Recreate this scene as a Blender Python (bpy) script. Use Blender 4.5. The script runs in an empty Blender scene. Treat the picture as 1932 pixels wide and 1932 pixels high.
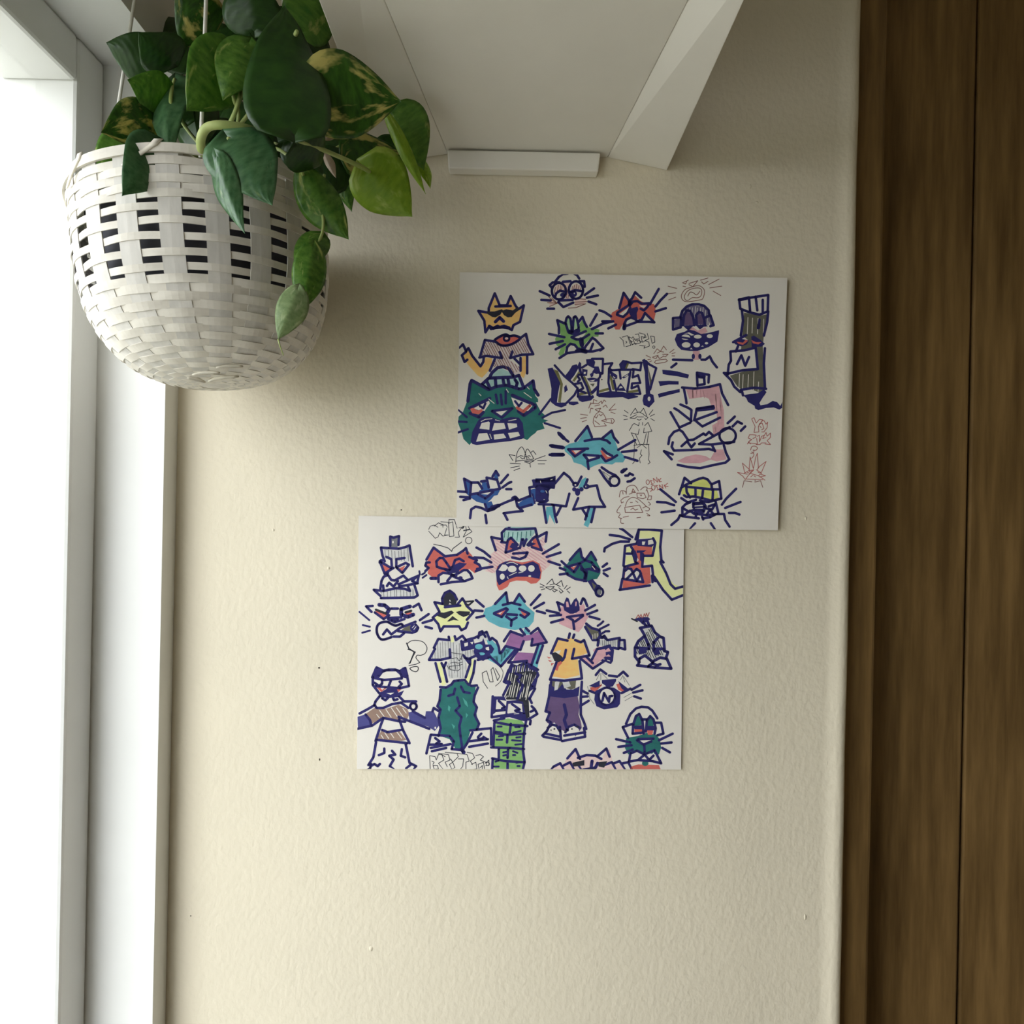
import bpy, bmesh, math, random
from mathutils import Vector, Matrix
from mathutils.geometry import tessellate_polygon

random.seed(7)
scene = bpy.context.scene
col = scene.collection

# ------------------------------------------------------------------ camera
F_PX = 1307.0            # focal length in pixels of the 1932 px frame
CAM_D = 0.591            # distance from the wall (wall plane is y = 0)
CAM_Z = 1.5
ROLL = math.radians(1.17)
X_R = Vector((math.cos(ROLL), 0, math.sin(ROLL)))
X_U = Vector((-math.sin(ROLL), 0, math.cos(ROLL)))
X_F = Vector((0, 1, 0))
CAM = Vector((0, -CAM_D, CAM_Z))
cam_d = bpy.data.cameras.new('camera')
cam_d.sensor_width = 36.0
cam_d.lens = 36.0 * F_PX / 1932.0
cam_d.clip_start = 0.01
cam = bpy.data.objects.new('camera', cam_d)
cam.matrix_world = Matrix(((X_R.x, X_U.x, -X_F.x, CAM.x), (X_R.y, X_U.y, -X_F.y, CAM.y),
                           (X_R.z, X_U.z, -X_F.z, CAM.z), (0, 0, 0, 1)))
col.objects.link(cam)
scene.camera = cam


def ray(px, py):
    return (X_R * ((px - 966) / F_PX) - X_U * ((py - 966) / F_PX) + X_F)


def P(px, py, dep=0.0):
    """point of the room seen at that pixel of the photograph, dep metres in front of the wall"""
    return CAM + ray(px, py) * (CAM_D - dep)


# ------------------------------------------------------------------ world, light, exposure
XL = P(328, 1150).x      # left wall
XR = P(1604, 1000).x     # right end of the plaster wall
WIN_Y0, WIN_Y1 = -0.022, -0.92
WIN_Z0, WIN_Z1 = 0.62, 1.86
ROOM_X1, ROOM_Y1, ROOM_H = 1.9, -2.3, 2.42
world = bpy.data.worlds.new('overcast_sky')
scene.world = world
world.use_nodes = True
bg = world.node_tree.nodes['Background']
bg.inputs[0].default_value = (0.93, 0.97, 1.0, 1)
bg.inputs[1].default_value = 9.0
pl = bpy.data.lights.new('window_portal', 'AREA')
pl.shape = 'RECTANGLE'
pl.size = WIN_Z1 - WIN_Z0
pl.size_y = WIN_Y0 - WIN_Y1
pl.cycles.is_portal = True
po = bpy.data.objects.new('window_portal', pl)
po.location = (XL - 0.10, (WIN_Y0 + WIN_Y1) / 2, (WIN_Z0 + WIN_Z1) / 2)
po.rotation_euler = (0, math.radians(-90), 0)
col.objects.link(po)
vs = scene.view_settings
vs.view_transform = 'Standard'
vs.look = 'None'
vs.exposure = -0.40
vs.gamma = 1.0
vs.use_curve_mapping = False
scene.cycles.max_bounces = 7
scene.cycles.diffuse_bounces = 5
scene.cycles.adaptive_threshold = 0.02
scene.cycles.transparent_max_bounces = 12


# ------------------------------------------------------------------ materials
def lin(c):
    c = c / 255.0
    return c / 12.92 if c <= 0.04045 else ((c + 0.055) / 1.055) ** 2.4


def rgb(r, g, b):
    return (lin(r), lin(g), lin(b), 1)


def mat(name, color, rough=0.6, spec=0.3):
    m = bpy.data.materials.new(name)
    m.use_nodes = True
    b = m.node_tree.nodes['Principled BSDF']
    b.inputs['Base Color'].default_value = color
    b.inputs['Roughness'].default_value = rough
    b.inputs['Specular IOR Level'].default_value = spec
    return m


def nodes(m):
    nt = m.node_tree
    return nt, nt.nodes['Principled BSDF']


def tex(nt, scale, detail=3.0, rough=0.55, stretch=(1, 1, 1), coord='Object'):
    tc = nt.nodes.new('ShaderNodeTexCoord')
    mp = nt.nodes.new('ShaderNodeMapping')
    mp.inputs['Scale'].default_value = stretch
    nt.links.new(tc.outputs[coord], mp.inputs[0])
    n = nt.nodes.new('ShaderNodeTexNoise')
    n.inputs['Scale'].default_value = scale
    n.inputs['Detail'].default_value = detail
    n.inputs['Roughness'].default_value = rough
    nt.links.new(mp.outputs[0], n.inputs['Vector'])
    return n


def ramp(nt, fac, stops):
    r = nt.nodes.new('ShaderNodeValToRGB')
    e = r.color_ramp.elements
    e[0].position, e[0].color = stops[0]
    e[1].position, e[1].color = stops[-1]
    for p, c in stops[1:-1]:
        k = e.new(p)
        k.color = c
    nt.links.new(fac, r.inputs[0])
    return r


def bump(nt, bsdf, height, strength, dist):
    b = nt.nodes.new('ShaderNodeBump')
    b.inputs['Strength'].default_value = strength
    b.inputs['Distance'].default_value = dist
    nt.links.new(height, b.inputs['Height'])
    nt.links.new(b.outputs[0], bsdf.inputs['Normal'])
    return b


def noisy(name, c0, c1, scale, rough=0.6, stretch=(1, 1, 1), bstr=0.0, bdist=0.001, lo=0.3, hi=0.7, spec=0.3, detail=4):
    m = mat(name, c0, rough, spec)
    nt, b = nodes(m)
    n = tex(nt, scale, detail, 0.6, stretch)
    r = ramp(nt, n.outputs['Fac'], [(lo, c0), (hi, c1)])
    nt.links.new(r.outputs[0], b.inputs['Base Color'])
    if bstr:
        bump(nt, b, n.outputs['Fac'], bstr, bdist)
    return m


def plaster(name, c0, c1):
    m = mat(name, c0, 0.62, 0.25)
    nt, b = nodes(m)
    big = tex(nt, 5.0, 3)
    r = ramp(nt, big.outputs['Fac'], [(0.3, c0), (0.7, c1)])
    nt.links.new(r.outputs[0], b.inputs['Base Color'])
    fine = tex(nt, 230.0, 2, 0.5, (1, 1, 0.75))
    mid = tex(nt, 60.0, 2, 0.5)
    mx = nt.nodes.new('ShaderNodeMath')
    mx.operation = 'MULTIPLY_ADD'
    mx.inputs[1].default_value = 0.55
    nt.links.new(mid.outputs['Fac'], mx.inputs[0])
    nt.links.new(fine.outputs['Fac'], mx.inputs[2])
    bump(nt, b, mx.outputs[0], 0.34, 0.0016)
    return m


M = {}
M['wall'] = plaster('cream_wall_paint', (0.695, 0.63, 0.495, 1), (0.735, 0.665, 0.52, 1))
M['room'] = plaster('room_wall_paint', (0.68, 0.62, 0.48, 1), (0.71, 0.65, 0.51, 1))
M['ceiling'] = noisy('ceiling_paint', (0.72, 0.70, 0.64, 1), (0.76, 0.74, 0.68, 1), 6)
M['floor'] = noisy('floor_wood', (0.20, 0.13, 0.07, 1), (0.30, 0.20, 0.11, 1), 6, 0.5, (1, 9, 1))
M['frame'] = noisy('window_frame_paint', (0.80, 0.80, 0.78, 1), (0.84, 0.84, 0.82, 1), 9, 0.4)
M['ground'] = noisy('outdoor_ground', (0.16, 0.17, 0.13, 1), (0.24, 0.23, 0.19, 1), 2, 0.9)
M['shelf'] = noisy('white_shelf_paint', (0.79, 0.76, 0.69, 1), (0.83, 0.80, 0.73, 1), 14, 0.5)
M['wood'] = noisy('dark_brown_wood', rgb(96, 72, 38), rgb(140, 110, 66), 14, 0.55, (6, 6, 0.5), 0.15, 0.001)
M['brass'] = mat('brushed_metal', (0.55, 0.50, 0.40, 1), 0.35, 0.5)
M['brass'].node_tree.nodes['Principled BSDF'].inputs['Metallic'].default_value = 1.0
M['paper'] = noisy('drawing_paper', (0.765, 0.725, 0.665, 1), (0.785, 0.745, 0.685, 1), 40, 0.7, bstr=0.06, bdist=0.0004)
M['reed'] = noisy('bleached_reed', (0.60, 0.56, 0.49, 1), (0.76, 0.72, 0.64, 1), 30, 0.6, (1, 1, 3), 0.2, 0.0008)
M['stake'] = noisy('grey_reed_stake', (0.52, 0.50, 0.46, 1), (0.66, 0.63, 0.58, 1), 40, 0.6, (3, 3, 0.6), 0.2, 0.0008)
M['lash'] = noisy('pale_lashing_reed', (0.74, 0.69, 0.58, 1), (0.82, 0.77, 0.66, 1), 30, 0.6)
M['pot'] = mat('dark_slate_plastic', (0.10, 0.10, 0.12, 1), 0.5)
M['soil'] = noisy('potting_soil', (0.02, 0.014, 0.009, 1), (0.06, 0.042, 0.028, 1), 120, 0.9, bstr=0.8, bdist=0.004)
M['cord'] = noisy('white_cotton_cord', (0.72, 0.70, 0.64, 1), (0.80, 0.78, 0.72, 1), 300, 0.8)
M['stem'] = noisy('pale_green_stem', rgb(150, 168, 96), rgb(176, 186, 120), 60, 0.45)
M['husk'] = noisy('dry_papery_sheath', rgb(150, 128, 104), rgb(205, 190, 168), 90, 0.7)

# window glass: thin clear sheet
g = bpy.data.materials.new('window_glass')
g.use_nodes = True
nt = g.node_tree
nt.nodes.remove(nt.nodes['Principled BSDF'])
tr = nt.nodes.new('ShaderNodeBsdfTransparent')
gl = nt.nodes.new('ShaderNodeBsdfGlossy')
gl.inputs['Roughness'].default_value = 0.02
mxs = nt.nodes.new('ShaderNodeMixShader')
mxs.inputs[0].default_value = 0.06
nt.links.new(tr.outputs[0], mxs.inputs[1])
nt.links.new(gl.outputs[0], mxs.inputs[2])
nt.links.new(mxs.outputs[0], nt.nodes['Material Output'].inputs[0])
M['glass'] = g


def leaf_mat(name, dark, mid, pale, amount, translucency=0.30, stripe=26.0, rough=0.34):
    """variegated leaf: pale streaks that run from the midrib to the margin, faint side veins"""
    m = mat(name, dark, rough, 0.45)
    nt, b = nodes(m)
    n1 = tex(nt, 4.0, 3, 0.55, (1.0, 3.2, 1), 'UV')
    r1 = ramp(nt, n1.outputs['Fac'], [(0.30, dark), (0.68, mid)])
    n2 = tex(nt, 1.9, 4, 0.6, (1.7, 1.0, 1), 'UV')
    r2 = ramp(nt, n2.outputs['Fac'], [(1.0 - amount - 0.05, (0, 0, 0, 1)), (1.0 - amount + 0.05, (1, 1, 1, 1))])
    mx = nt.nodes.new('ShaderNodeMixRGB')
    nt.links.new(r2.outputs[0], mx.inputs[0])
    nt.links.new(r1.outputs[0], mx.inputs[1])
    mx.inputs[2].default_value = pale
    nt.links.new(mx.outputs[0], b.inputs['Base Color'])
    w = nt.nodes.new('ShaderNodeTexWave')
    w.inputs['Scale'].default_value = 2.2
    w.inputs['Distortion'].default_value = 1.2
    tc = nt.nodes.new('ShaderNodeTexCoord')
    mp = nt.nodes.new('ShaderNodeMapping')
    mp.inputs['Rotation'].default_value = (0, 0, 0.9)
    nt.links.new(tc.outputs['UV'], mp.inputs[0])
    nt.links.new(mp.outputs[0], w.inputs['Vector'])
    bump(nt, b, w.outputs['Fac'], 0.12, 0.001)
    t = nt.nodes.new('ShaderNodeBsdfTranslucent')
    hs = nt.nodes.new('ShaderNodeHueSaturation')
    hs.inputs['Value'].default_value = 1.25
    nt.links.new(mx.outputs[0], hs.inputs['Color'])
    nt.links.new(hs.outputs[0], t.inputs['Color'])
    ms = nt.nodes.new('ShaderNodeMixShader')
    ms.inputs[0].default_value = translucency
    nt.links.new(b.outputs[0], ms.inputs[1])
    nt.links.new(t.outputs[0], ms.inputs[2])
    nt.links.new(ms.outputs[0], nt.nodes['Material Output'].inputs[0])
    return m


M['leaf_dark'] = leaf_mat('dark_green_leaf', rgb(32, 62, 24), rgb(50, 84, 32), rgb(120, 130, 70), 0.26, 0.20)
M['leaf_var'] = leaf_mat('variegated_leaf', rgb(30, 66, 16), rgb(62, 104, 28), rgb(196, 186, 108), 0.44, 0.28)
M['leaf_mid'] = leaf_mat('green_leaf', rgb(66, 112, 38), rgb(112, 152, 62), rgb(188, 196, 112), 0.36, 0.38)
M['leaf_cool'] = leaf_mat('cool_green_leaf', rgb(52, 92, 56), rgb(88, 128, 84), rgb(150, 172, 120), 0.30, 0.30)
M['leaf_lime'] = leaf_mat('lime_leaf', rgb(128, 164, 44), rgb(158, 186, 60), rgb(186, 204, 96), 0.42, 0.42)
M['leaf_pale'] = leaf_mat('pale_sage_leaf', rgb(128, 152, 104), rgb(158, 178, 128), rgb(190, 200, 156), 0.40, 0.36)


# ------------------------------------------------------------------ helpers
def tag(o, label=None, cat=None, group=None, kind=None):
    if label:
        o['label'] = label
    if cat:
        o['category'] = cat
    if group:
        o['group'] = group
    if kind:
        o['kind'] = kind
    return o


def empty(name, loc):
    o = bpy.data.objects.new(name, None)
    o.location = loc
    o.empty_display_size = 0.02
    col.objects.link(o)
    return o


def mesh_obj(name, verts, faces, material, parent=None, smooth=False, uvs=None):
    """verts in world coordinates; the object's origin becomes its parent's origin"""
    me = bpy.data.meshes.new(name)
    off = parent.matrix_world.translation if parent else Vector((0, 0, 0))
    if parent:
        off = Vector(parent.location) if parent.parent is None else Vector(parent.location) + Vector(parent.parent.location)
    me.from_pydata([Vector(v) - off for v in verts], [], faces)
    mats = material if isinstance(material, list) else [material]
    for m in mats:
        me.materials.append(m)
    if smooth:
        me.polygons.foreach_set('use_smooth', [True] * len(me.polygons))
    if uvs:
        ul = me.uv_layers.new(name='UVMap')
        for lp in me.loops:
            ul.data[lp.index].uv = uvs[lp.vertex_index]
    me.update()
    o = bpy.data.objects.new(name, me)
    col.objects.link(o)
    if parent:
        o.parent = parent
    return o


def box_data(boxes):
    V, Fc = [], []
    for (x0, x1, y0, y1, z0, z1) in boxes:
        n = len(V)
        V += [(x0, y0, z0), (x1, y0, z0), (x1, y1, z0), (x0, y1, z0), (x0, y0, z1), (x1, y0, z1), (x1, y1, z1), (x0, y1, z1)]
        Fc += [tuple(n + i for i in f) for f in ((0, 3, 2, 1), (4, 5, 6, 7), (0, 1, 5, 4), (1, 2, 6, 5), (2, 3, 7, 6), (3, 0, 4, 7))]
    return V, Fc


def boxes(name, bl, material, parent=None, bevel=0.0, kind=None):
    V, Fc = box_data([(min(a, b), max(a, b), min(c, d), max(c, d), min(e, f), max(e, f)) for (a, b, c, d, e, f) in bl])
    o = mesh_obj(name, V, Fc, material, parent)
    if bevel:
        bv = o.modifiers.new('bevel', 'BEVEL')
        bv.width = bevel
        bv.segments = 2
    if kind:
        o['kind'] = kind
    return o


def tube_data(path, radii, seg=10, closed_ends=True):
    V, Fc = [], []
    n = len(path)
    prev = None
    for i, p in enumerate(path):
        p = Vector(p)
        d = (Vector(path[min(i + 1, n - 1)]) - Vector(path[max(i - 1, 0)])).normalized()
        if prev is None:
            a = Vector((0, 0, 1)) if abs(d.z) < 0.9 else Vector((1, 0, 0))
            s = d.cross(a).normalized()
        else:
            s = (prev - d * prev.dot(d)).normalized()
        prev = s
        t = d.cross(s)
        r = radii[i] if isinstance(radii, (list, tuple)) else radii
        for k in range(seg):
            an = 2 * math.pi * k / seg
            V.append(p + (s * math.cos(an) + t * math.sin(an)) * r)
    for i in range(n - 1):
        for k in range(seg):
            a, b = i * seg + k, i * seg + (k + 1) % seg
            Fc.append((a, b, b + seg, a + seg))
    if closed_ends:
        Fc.append(tuple(range(seg - 1, -1, -1)))
        Fc.append(tuple((n - 1) * seg + k for k in range(seg)))
    return V, Fc


def catmull(pts, sub=6, closed=False):
    pts = [Vector(p) for p in pts]
    n = len(pts)
    if n < 3:
        return pts
    out = []
    rng = range(n) if closed else range(n - 1)
    for i in rng:
        p0 = pts[(i - 1) % n] if closed else pts[max(i - 1, 0)]
        p1 = pts[i]
        p2 = pts[(i + 1) % n]
        p3 = pts[(i + 2) % n] if closed else pts[min(i + 2, n - 1)]
        for k in range(sub):
            t = k / sub
            out.append(0.5 * ((2 * p1) + (p2 - p0) * t + (2 * p0 - 5 * p1 + 4 * p2 - p3) * t * t + (3 * p1 - p0 - 3 * p2 + p3) * t ** 3))
    if not closed:
        out.append(pts[-1])
    return out


def tube(name, path, radii, material, parent=None, seg=10, sub=6):
    p = catmull(path, sub)
    if isinstance(radii, (list, tuple)):
        m = len(radii) - 1
        rr = []
        for i in range(len(p)):
            t = i / (len(p) - 1) * m
            k = min(int(t), m - 1)
            rr.append(radii[k] * (1 - (t - k)) + radii[k + 1] * (t - k))
    else:
        rr = radii
    V, Fc = tube_data(p, rr, seg)
    return mesh_obj(name, V, Fc, material, parent, True)


# ------------------------------------------------------------------ the room
def struct(o):
    o['kind'] = 'structure'
    return o


# back wall: flat plaster that ends on the right in a rounded, slightly proud corner bead
def wall_back():
    V, Fc = [], []
    prof = [(XL - 0.02, 0.0)]
    nx = 10
    for i in range(1, nx):
        prof.append((XL + (XR - 0.020 - XL) * i / nx, 0.0))
    prof += [(XR - 0.020, 0.0), (XR - 0.014, -0.0006), (XR - 0.010, -0.0022), (XR - 0.006, -0.0030), (XR - 0.0025, -0.0024),
             (XR - 0.0005, -0.0002), (XR + 0.0003, 0.003), (XR + 0.0003, 0.09)]
    zs = [0.0] + [0.6 + 0.05 * i for i in range(32)] + [ROOM_H]
    rnd = random.Random(3)
    m = len(prof)
    for z in zs:
        wob = rnd.uniform(-0.0004, 0.0004)
        for j, (x, y) in enumerate(prof):
            V.append((x + (wob if j >= nx else 0), y, z))
    for i in range(len(zs) - 1):
        for j in range(m - 1):
            a = i * m + j
            Fc.append((a, a + 1, a + m + 1, a + m))
    o = mesh_obj('wall_back', V, Fc, M['wall'], None, True)
    return struct(o)


wb = wall_back()
struct(boxes('wall_right', [(XR + 0.90, ROOM_X1 + 0.05, 0.0, 0.09, 0, ROOM_H), (XR - 0.0, XR + 0.90, 0.0, 0.09, 2.08, ROOM_H),
                            (ROOM_X1, ROOM_X1 + 0.05, ROOM_Y1, 0.0, 0, ROOM_H)], M['room']))
struct(boxes('wall_left', [(XL - 0.16, XL, WIN_Y0, 0.0, 0, ROOM_H), (XL - 0.16, XL, WIN_Y1, WIN_Y0, 0, WIN_Z0),
                           (XL - 0.16, XL, WIN_Y1, WIN_Y0, WIN_Z1, ROOM_H), (XL - 0.16, XL, ROOM_Y1, WIN_Y1, 0, ROOM_H)], M['frame']))
struct(boxes('wall_front', [(XL - 0.16, ROOM_X1 + 0.05, ROOM_Y1 - 0.05, ROOM_Y1, 0, ROOM_H)], M['room']))
struct(boxes('floor', [(XL - 0.16, ROOM_X1 + 0.05, ROOM_Y1 - 0.05, 0.14, -0.05, 0.0)], M['floor']))
struct(boxes('ceiling', [(XL - 0.16, ROOM_X1 + 0.05, ROOM_Y1 - 0.05, 0.14, ROOM_H, ROOM_H + 0.05)], M['ceiling']))
struct(boxes('ground', [(-14, XL - 0.30, -14, 14, -0.7, -0.6)], M['ground']))  # unseen ground, added so little light rises through the window from below
# window in the left wall: frame, two sashes with panes, sill
win = empty('window_1', (XL - 0.08, (WIN_Y0 + WIN_Y1) / 2, WIN_Z0))
win['kind'] = 'structure'
fx0, fx1 = XL - 0.115, XL - 0.055
fw = 0.035
ym = (WIN_Y0 + WIN_Y1) / 2
boxes('window_frame', [(fx0, fx1, WIN_Y0, WIN_Y0 - fw, WIN_Z0, WIN_Z1), (fx0, fx1, WIN_Y1, WIN_Y1 + fw, WIN_Z0, WIN_Z1),
                       (fx0, fx1, WIN_Y1 + fw, WIN_Y0 - fw, WIN_Z0, WIN_Z0 + fw), (fx0, fx1, WIN_Y1 + fw, WIN_Y0 - fw, WIN_Z1 - fw, WIN_Z1),
                       (fx0, fx1, ym - 0.02, ym + 0.02, WIN_Z0 + fw, WIN_Z1 - fw)], M['frame'], win, 0.003)
for a, b in ((WIN_Y0 - fw, ym + 0.02), (ym - 0.02, WIN_Y1 + fw)):
    boxes('pane', [(XL - 0.087, XL - 0.083, a, b, WIN_Z0 + fw, WIN_Z1 - fw)], M['glass'], win)
boxes('window_sill', [(XL - 0.055, XL + 0.015, WIN_Y1 - 0.02, WIN_Y0 + 0.012, WIN_Z0 - 0.025, WIN_Z0)], M['frame'], win, 0.004)

# dark wooden door set back behind the plaster edge
door = empty('door_1', (XR + 0.45, 0.06, 0.0))
door['kind'] = 'structure'
boxes('door_jamb', [(XR + 0.0006, XR + 0.030, 0.012, 0.09, 0.0, 2.08)], M['wood'], door, 0.003)
boxes('door_jamb', [(XR + 0.87, XR + 0.8995, 0.012, 0.09, 0.0, 2.08)], M['wood'], door, 0.003)
boxes('door_head', [(XR + 0.0301, XR + 0.8699, 0.012, 0.09, 2.05, 2.0799)], M['wood'], door, 0.003)
xk = XR + 0.034
k = 0
while xk < XR + 0.86:
    wk = min((0.098, 0.112, 0.090, 0.105)[k % 4], XR + 0.866 - xk)
    boxes('plank', [(xk, xk + wk - 0.003, 0.045 + (k % 2) * 0.0015, 0.075, 0.004, 2.046)], M['wood'], door, 0.002)
    xk += wk
    k += 1
boxes('door_backing', [(XR - 0.012, XR + 0.912, 0.0902, 0.110, 0.0, 2.10)], M['wood'], door)

# ------------------------------------------------------------------ white wall shelf above, seen from below
def shelf():
    root = empty('wall_shelf', P(989, 300, 0.0))
    tag(root, 'white wall shelf seen from below, sloping side flaps, above the drawings', 'shelf')
    th = 0.004
    DEP = 0.235
    rise = 0.0                                      # the board stays level

    def prism(name, quad, up, material):
        V = [Vector(q) for q in quad] + [Vector(q) + Vector(up) for q in quad]
        Fc = [(0, 1, 2, 3), (7, 6, 5, 4), (0, 4, 5, 1), (1, 5, 6, 2), (2, 6, 7, 3), (3, 7, 4, 0)]
        o = mesh_obj(name, V, Fc, material, root)
        bv = o.modifiers.new('bevel', 'BEVEL')
        bv.width = 0.0006
        bv.segments = 2
        return o
    iR, iL = P(1146, 298), P(846, 292)
    oR = P(1258, 322)
    oL = P(718, 309)
    u = 0.452e-3
    spread = 36 * u * DEP / 0.1325                    # the middle board widens towards the room
    iRf = Vector((iR.x + spread, -DEP, iR.z))
    iLf = Vector((iL.x - spread, -DEP, iL.z))
    oRf = Vector((oR.x, -DEP, oR.z))
    oLf = Vector((oL.x, -DEP, oL.z))
    e = Vector((0, -0.0004, 0))
    prism('shelf_board', [iL + e, iR + e, iRf, iLf], (0, 0, th), M['shelf'])
    prism('side_flap', [iR + e + Vector((0.0002, 0, 0.0002)), oR + e, oRf, iRf + Vector((0.0002, 0, 0.0002))], (0, 0, th), M['shelf'])
    prism('side_flap', [oL + e, iL + e + Vector((-0.0002, 0, 0.0002)), iLf + Vector((-0.0002, 0, 0.0002)), oLf], (0, 0, th), M['shelf'])
    # short cleat screwed to the wall under the board
    a, b, c, d = P(846, 317, 0.012), P(1129, 323, 0.012), P(1133, 288, 0.012), P(844, 282, 0.012)
    back = Vector((0, 0.0115, 0))
    V = [a, b, c, d, a + back, b + back, c + back, d + back]
    o = mesh_obj('cleat', V, [(0, 1, 2, 3), (7, 6, 5, 4), (0, 4, 5, 1), (1, 5, 6, 2), (2, 6, 7, 3), (3, 7, 4, 0)], M['shelf'], root)
    bv = o.modifiers.new('bevel', 'BEVEL')
    bv.width = 0.0012
    bv.segments = 3
    return root


shelf()

# ------------------------------------------------------------------ woven basket
B_DEP = 0.098
BC = P(398, 480, B_DEP)
D_FRONT = CAM_D - B_DEP - 0.0825


def zb(py):
    """height of the basket row that shows at that pixel row on the basket's front"""
    return CAM_Z + (966 - py) / F_PX * D_FRONT


Z_RIM, Z_TURN, Z_BOT = zb(288), 1.683, 1.5852
R0 = 0.0825


def rad(z):
    if z >= Z_TURN:
        return R0 + 0.0012 * (z - Z_TURN) / (Z_RIM - Z_TURN)
    t = min(1.0, (Z_TURN - z) / (Z_TURN - Z_BOT))
    return R0 * max(0.0, 1 - t ** 2.6) ** (1 / 2.6)


# profile from the rim down over the rounded belly to the middle of the underside
PROF = [(0.0, rad(Z_RIM), Z_RIM)]
_zs = [Z_RIM - (Z_RIM - Z_TURN) * i / 10 for i in range(1, 11)]
_pts = [(rad(z), z) for z in _zs]
for i in range(1, 61):
    ph_ = math.pi / 2 * i / 60
    _pts.append((R0 * math.cos(ph_) ** (2 / 2.6), Z_TURN - (Z_TURN - Z_BOT) * math.sin(ph_) ** (2 / 2.6)))
for (r_, z_) in _pts:
    l_ = PROF[-1]
    PROF.append((l_[0] + math.hypot(r_ - l_[1], z_ - l_[2]), r_, z_))


def prof_at(s):
    """radius, height and outward normal at arc length s below the rim"""
    s = max(0.0, min(s, PROF[-1][0] - 1e-5))
    for i in range(len(PROF) - 1):
        if PROF[i + 1][0] >= s:
            a, b = PROF[i], PROF[i + 1]
            t = (s - a[0]) / max(1e-9, b[0] - a[0])
            dr, dz = b[1] - a[1], b[2] - a[2]
            ln = math.hypot(dr, dz) or 1.0
            return a[1] + dr * t, a[2] + dz * t, (-dz / ln, dr / ln)


Z_MID = 0.5 * (Z_RIM + Z_BOT)
PIVOT = Vector((BC.x, BC.y, Z_MID))
TILT = Matrix.Rotation(math.radians(-4.5), 3, 'Y')       # the basket hangs a little askew
basket = empty('woven_basket', PIVOT)
basket.rotation_euler = TILT.to_euler()
tag(basket, 'pale woven reed basket hanging at the left edge below the pothos leaves', 'basket')
NS = 20
PH = -math.pi / 2 + math.radians(9.2)           # a gap faces the camera


def ring_strip(name, s, h, over, th=0.0007, amp=0.0007, material=None, out=0.0):
    seg = NS * 6
    V, Fc = [], []
    for i in range(seg):
        an = 2 * math.pi * i / seg
        w = math.cos(NS / 2 * (an - PH)) * over
        ss = s + 0.00030 * math.sin(an * 7 + s * 900)
        for ds in (h / 2, -h / 2):
            r, z, n = prof_at(ss + ds)
            for t in (-th / 2, th / 2):
                o_ = out + amp * w * min(1.0, r / 0.05) + t
                V.append((BC.x + (r + n[0] * o_) * math.cos(an), BC.y + (r + n[0] * o_) * math.sin(an), z + n[1] * o_))
    for i in range(seg):
        a, b = i * 4, ((i + 1) % seg) * 4
        Fc += [(a + 1, b + 1, b + 3, a + 3), (a, a + 2, b + 2, b), (a + 2, a + 3, b + 3, b + 2), (a, b, b + 1, a + 1)]
    return mesh_obj(name, V, Fc, material or M['reed'], basket, False)


S_END = PROF[-1][0]
# stakes
for k in range(NS):
    an = PH + 2 * math.pi * k / NS
    V, Fc = [], []
    rows = 22
    for i in range(rows + 1):
        s = 0.002 + (S_END - 0.014) * i / rows
        r, z, n = prof_at(s)
        hw = min(0.0066, 0.46 * math.pi * 2 * r / NS)
        for q in (-1, 0, 1):
            da = q * hw / max(r, 0.004)
            for t in (-0.0004, 0.0004):
                rr = r + n[0] * t
                V.append((BC.x + rr * math.cos(an + da), BC.y + rr * math.sin(an + da), z + n[1] * t))
    for i in range(rows):
        a, b = i * 6, (i + 1) * 6
        Fc += [(a + 1, a + 3, b + 3, b + 1), (a + 3, a + 5, b + 5, b + 3), (a, b, b + 2, a + 2), (a + 2, b + 2, b + 4, a + 4),
               (a, a + 1, b + 1, b), (a + 4, b + 4, b + 5, a + 5)]
    mesh_obj('stake', V, Fc, M['stake'], basket, False)

# close rows under the rim, open rows with gaps, tight rows over the belly
sg = 1
for py in (318, 334, 350, 366, 378):
    ring_strip('weaver', Z_RIM - zb(py), 0.0049, sg)
    sg = -sg
for py in (402, 429, 457.5, 487, 514):
    ring_strip('weaver', Z_RIM - zb(py), 0.0044, sg)
    sg = -sg
sc_ = Z_RIM - zb(536)
while sc_ < S_END - 0.012:
    ring_strip('weaver', sc_, 0.0052, sg, amp=0.0007)
    sg = -sg
    sc_ += 0.0049
ring_strip('rim_band', 0.0022, 0.0066, 1, th=0.0018, amp=0.0003, out=0.0012)
# lashing pieces around the rim
for k in range(10):
    an = PH + math.radians(-16) + 2 * math.pi * k / 10
    V, Fc = [], []
    n = 6
    for i in range(n + 1):
        t = i / n
        r, z, nn = prof_at(0.0125 * (1 - t) - 0.0)
        a2 = an + t * math.radians(14)
        for q in (-1, 1):
            a3 = a2 + q * 0.0022 / 0.08
            for o_ in (0.0022, 0.0030):
                V.append((BC.x + (r + o_) * math.cos(a3), BC.y + (r + o_) * math.sin(a3), z + (0.0016 if i == n else 0)))
    for i in range(n):
        a, b = i * 4, (i + 1) * 4
        Fc += [(a + 1, a + 3, b + 3, b + 1), (a, b, b + 2, a + 2), (a, a + 1, b + 1, b), (a + 2, b + 2, b + 3, a + 3)]
    Fc += [(0, 2, 3, 1), (n * 4, n * 4 + 1, n * 4 + 3, n * 4 + 2)]
    mesh_obj('lashing', V, Fc, M['lash'], basket, True)


def untilt(p):
    """a world point expressed before the basket's tilt"""
    return PIVOT + TILT.inverted() @ (Vector(p) - PIVOT)


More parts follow.
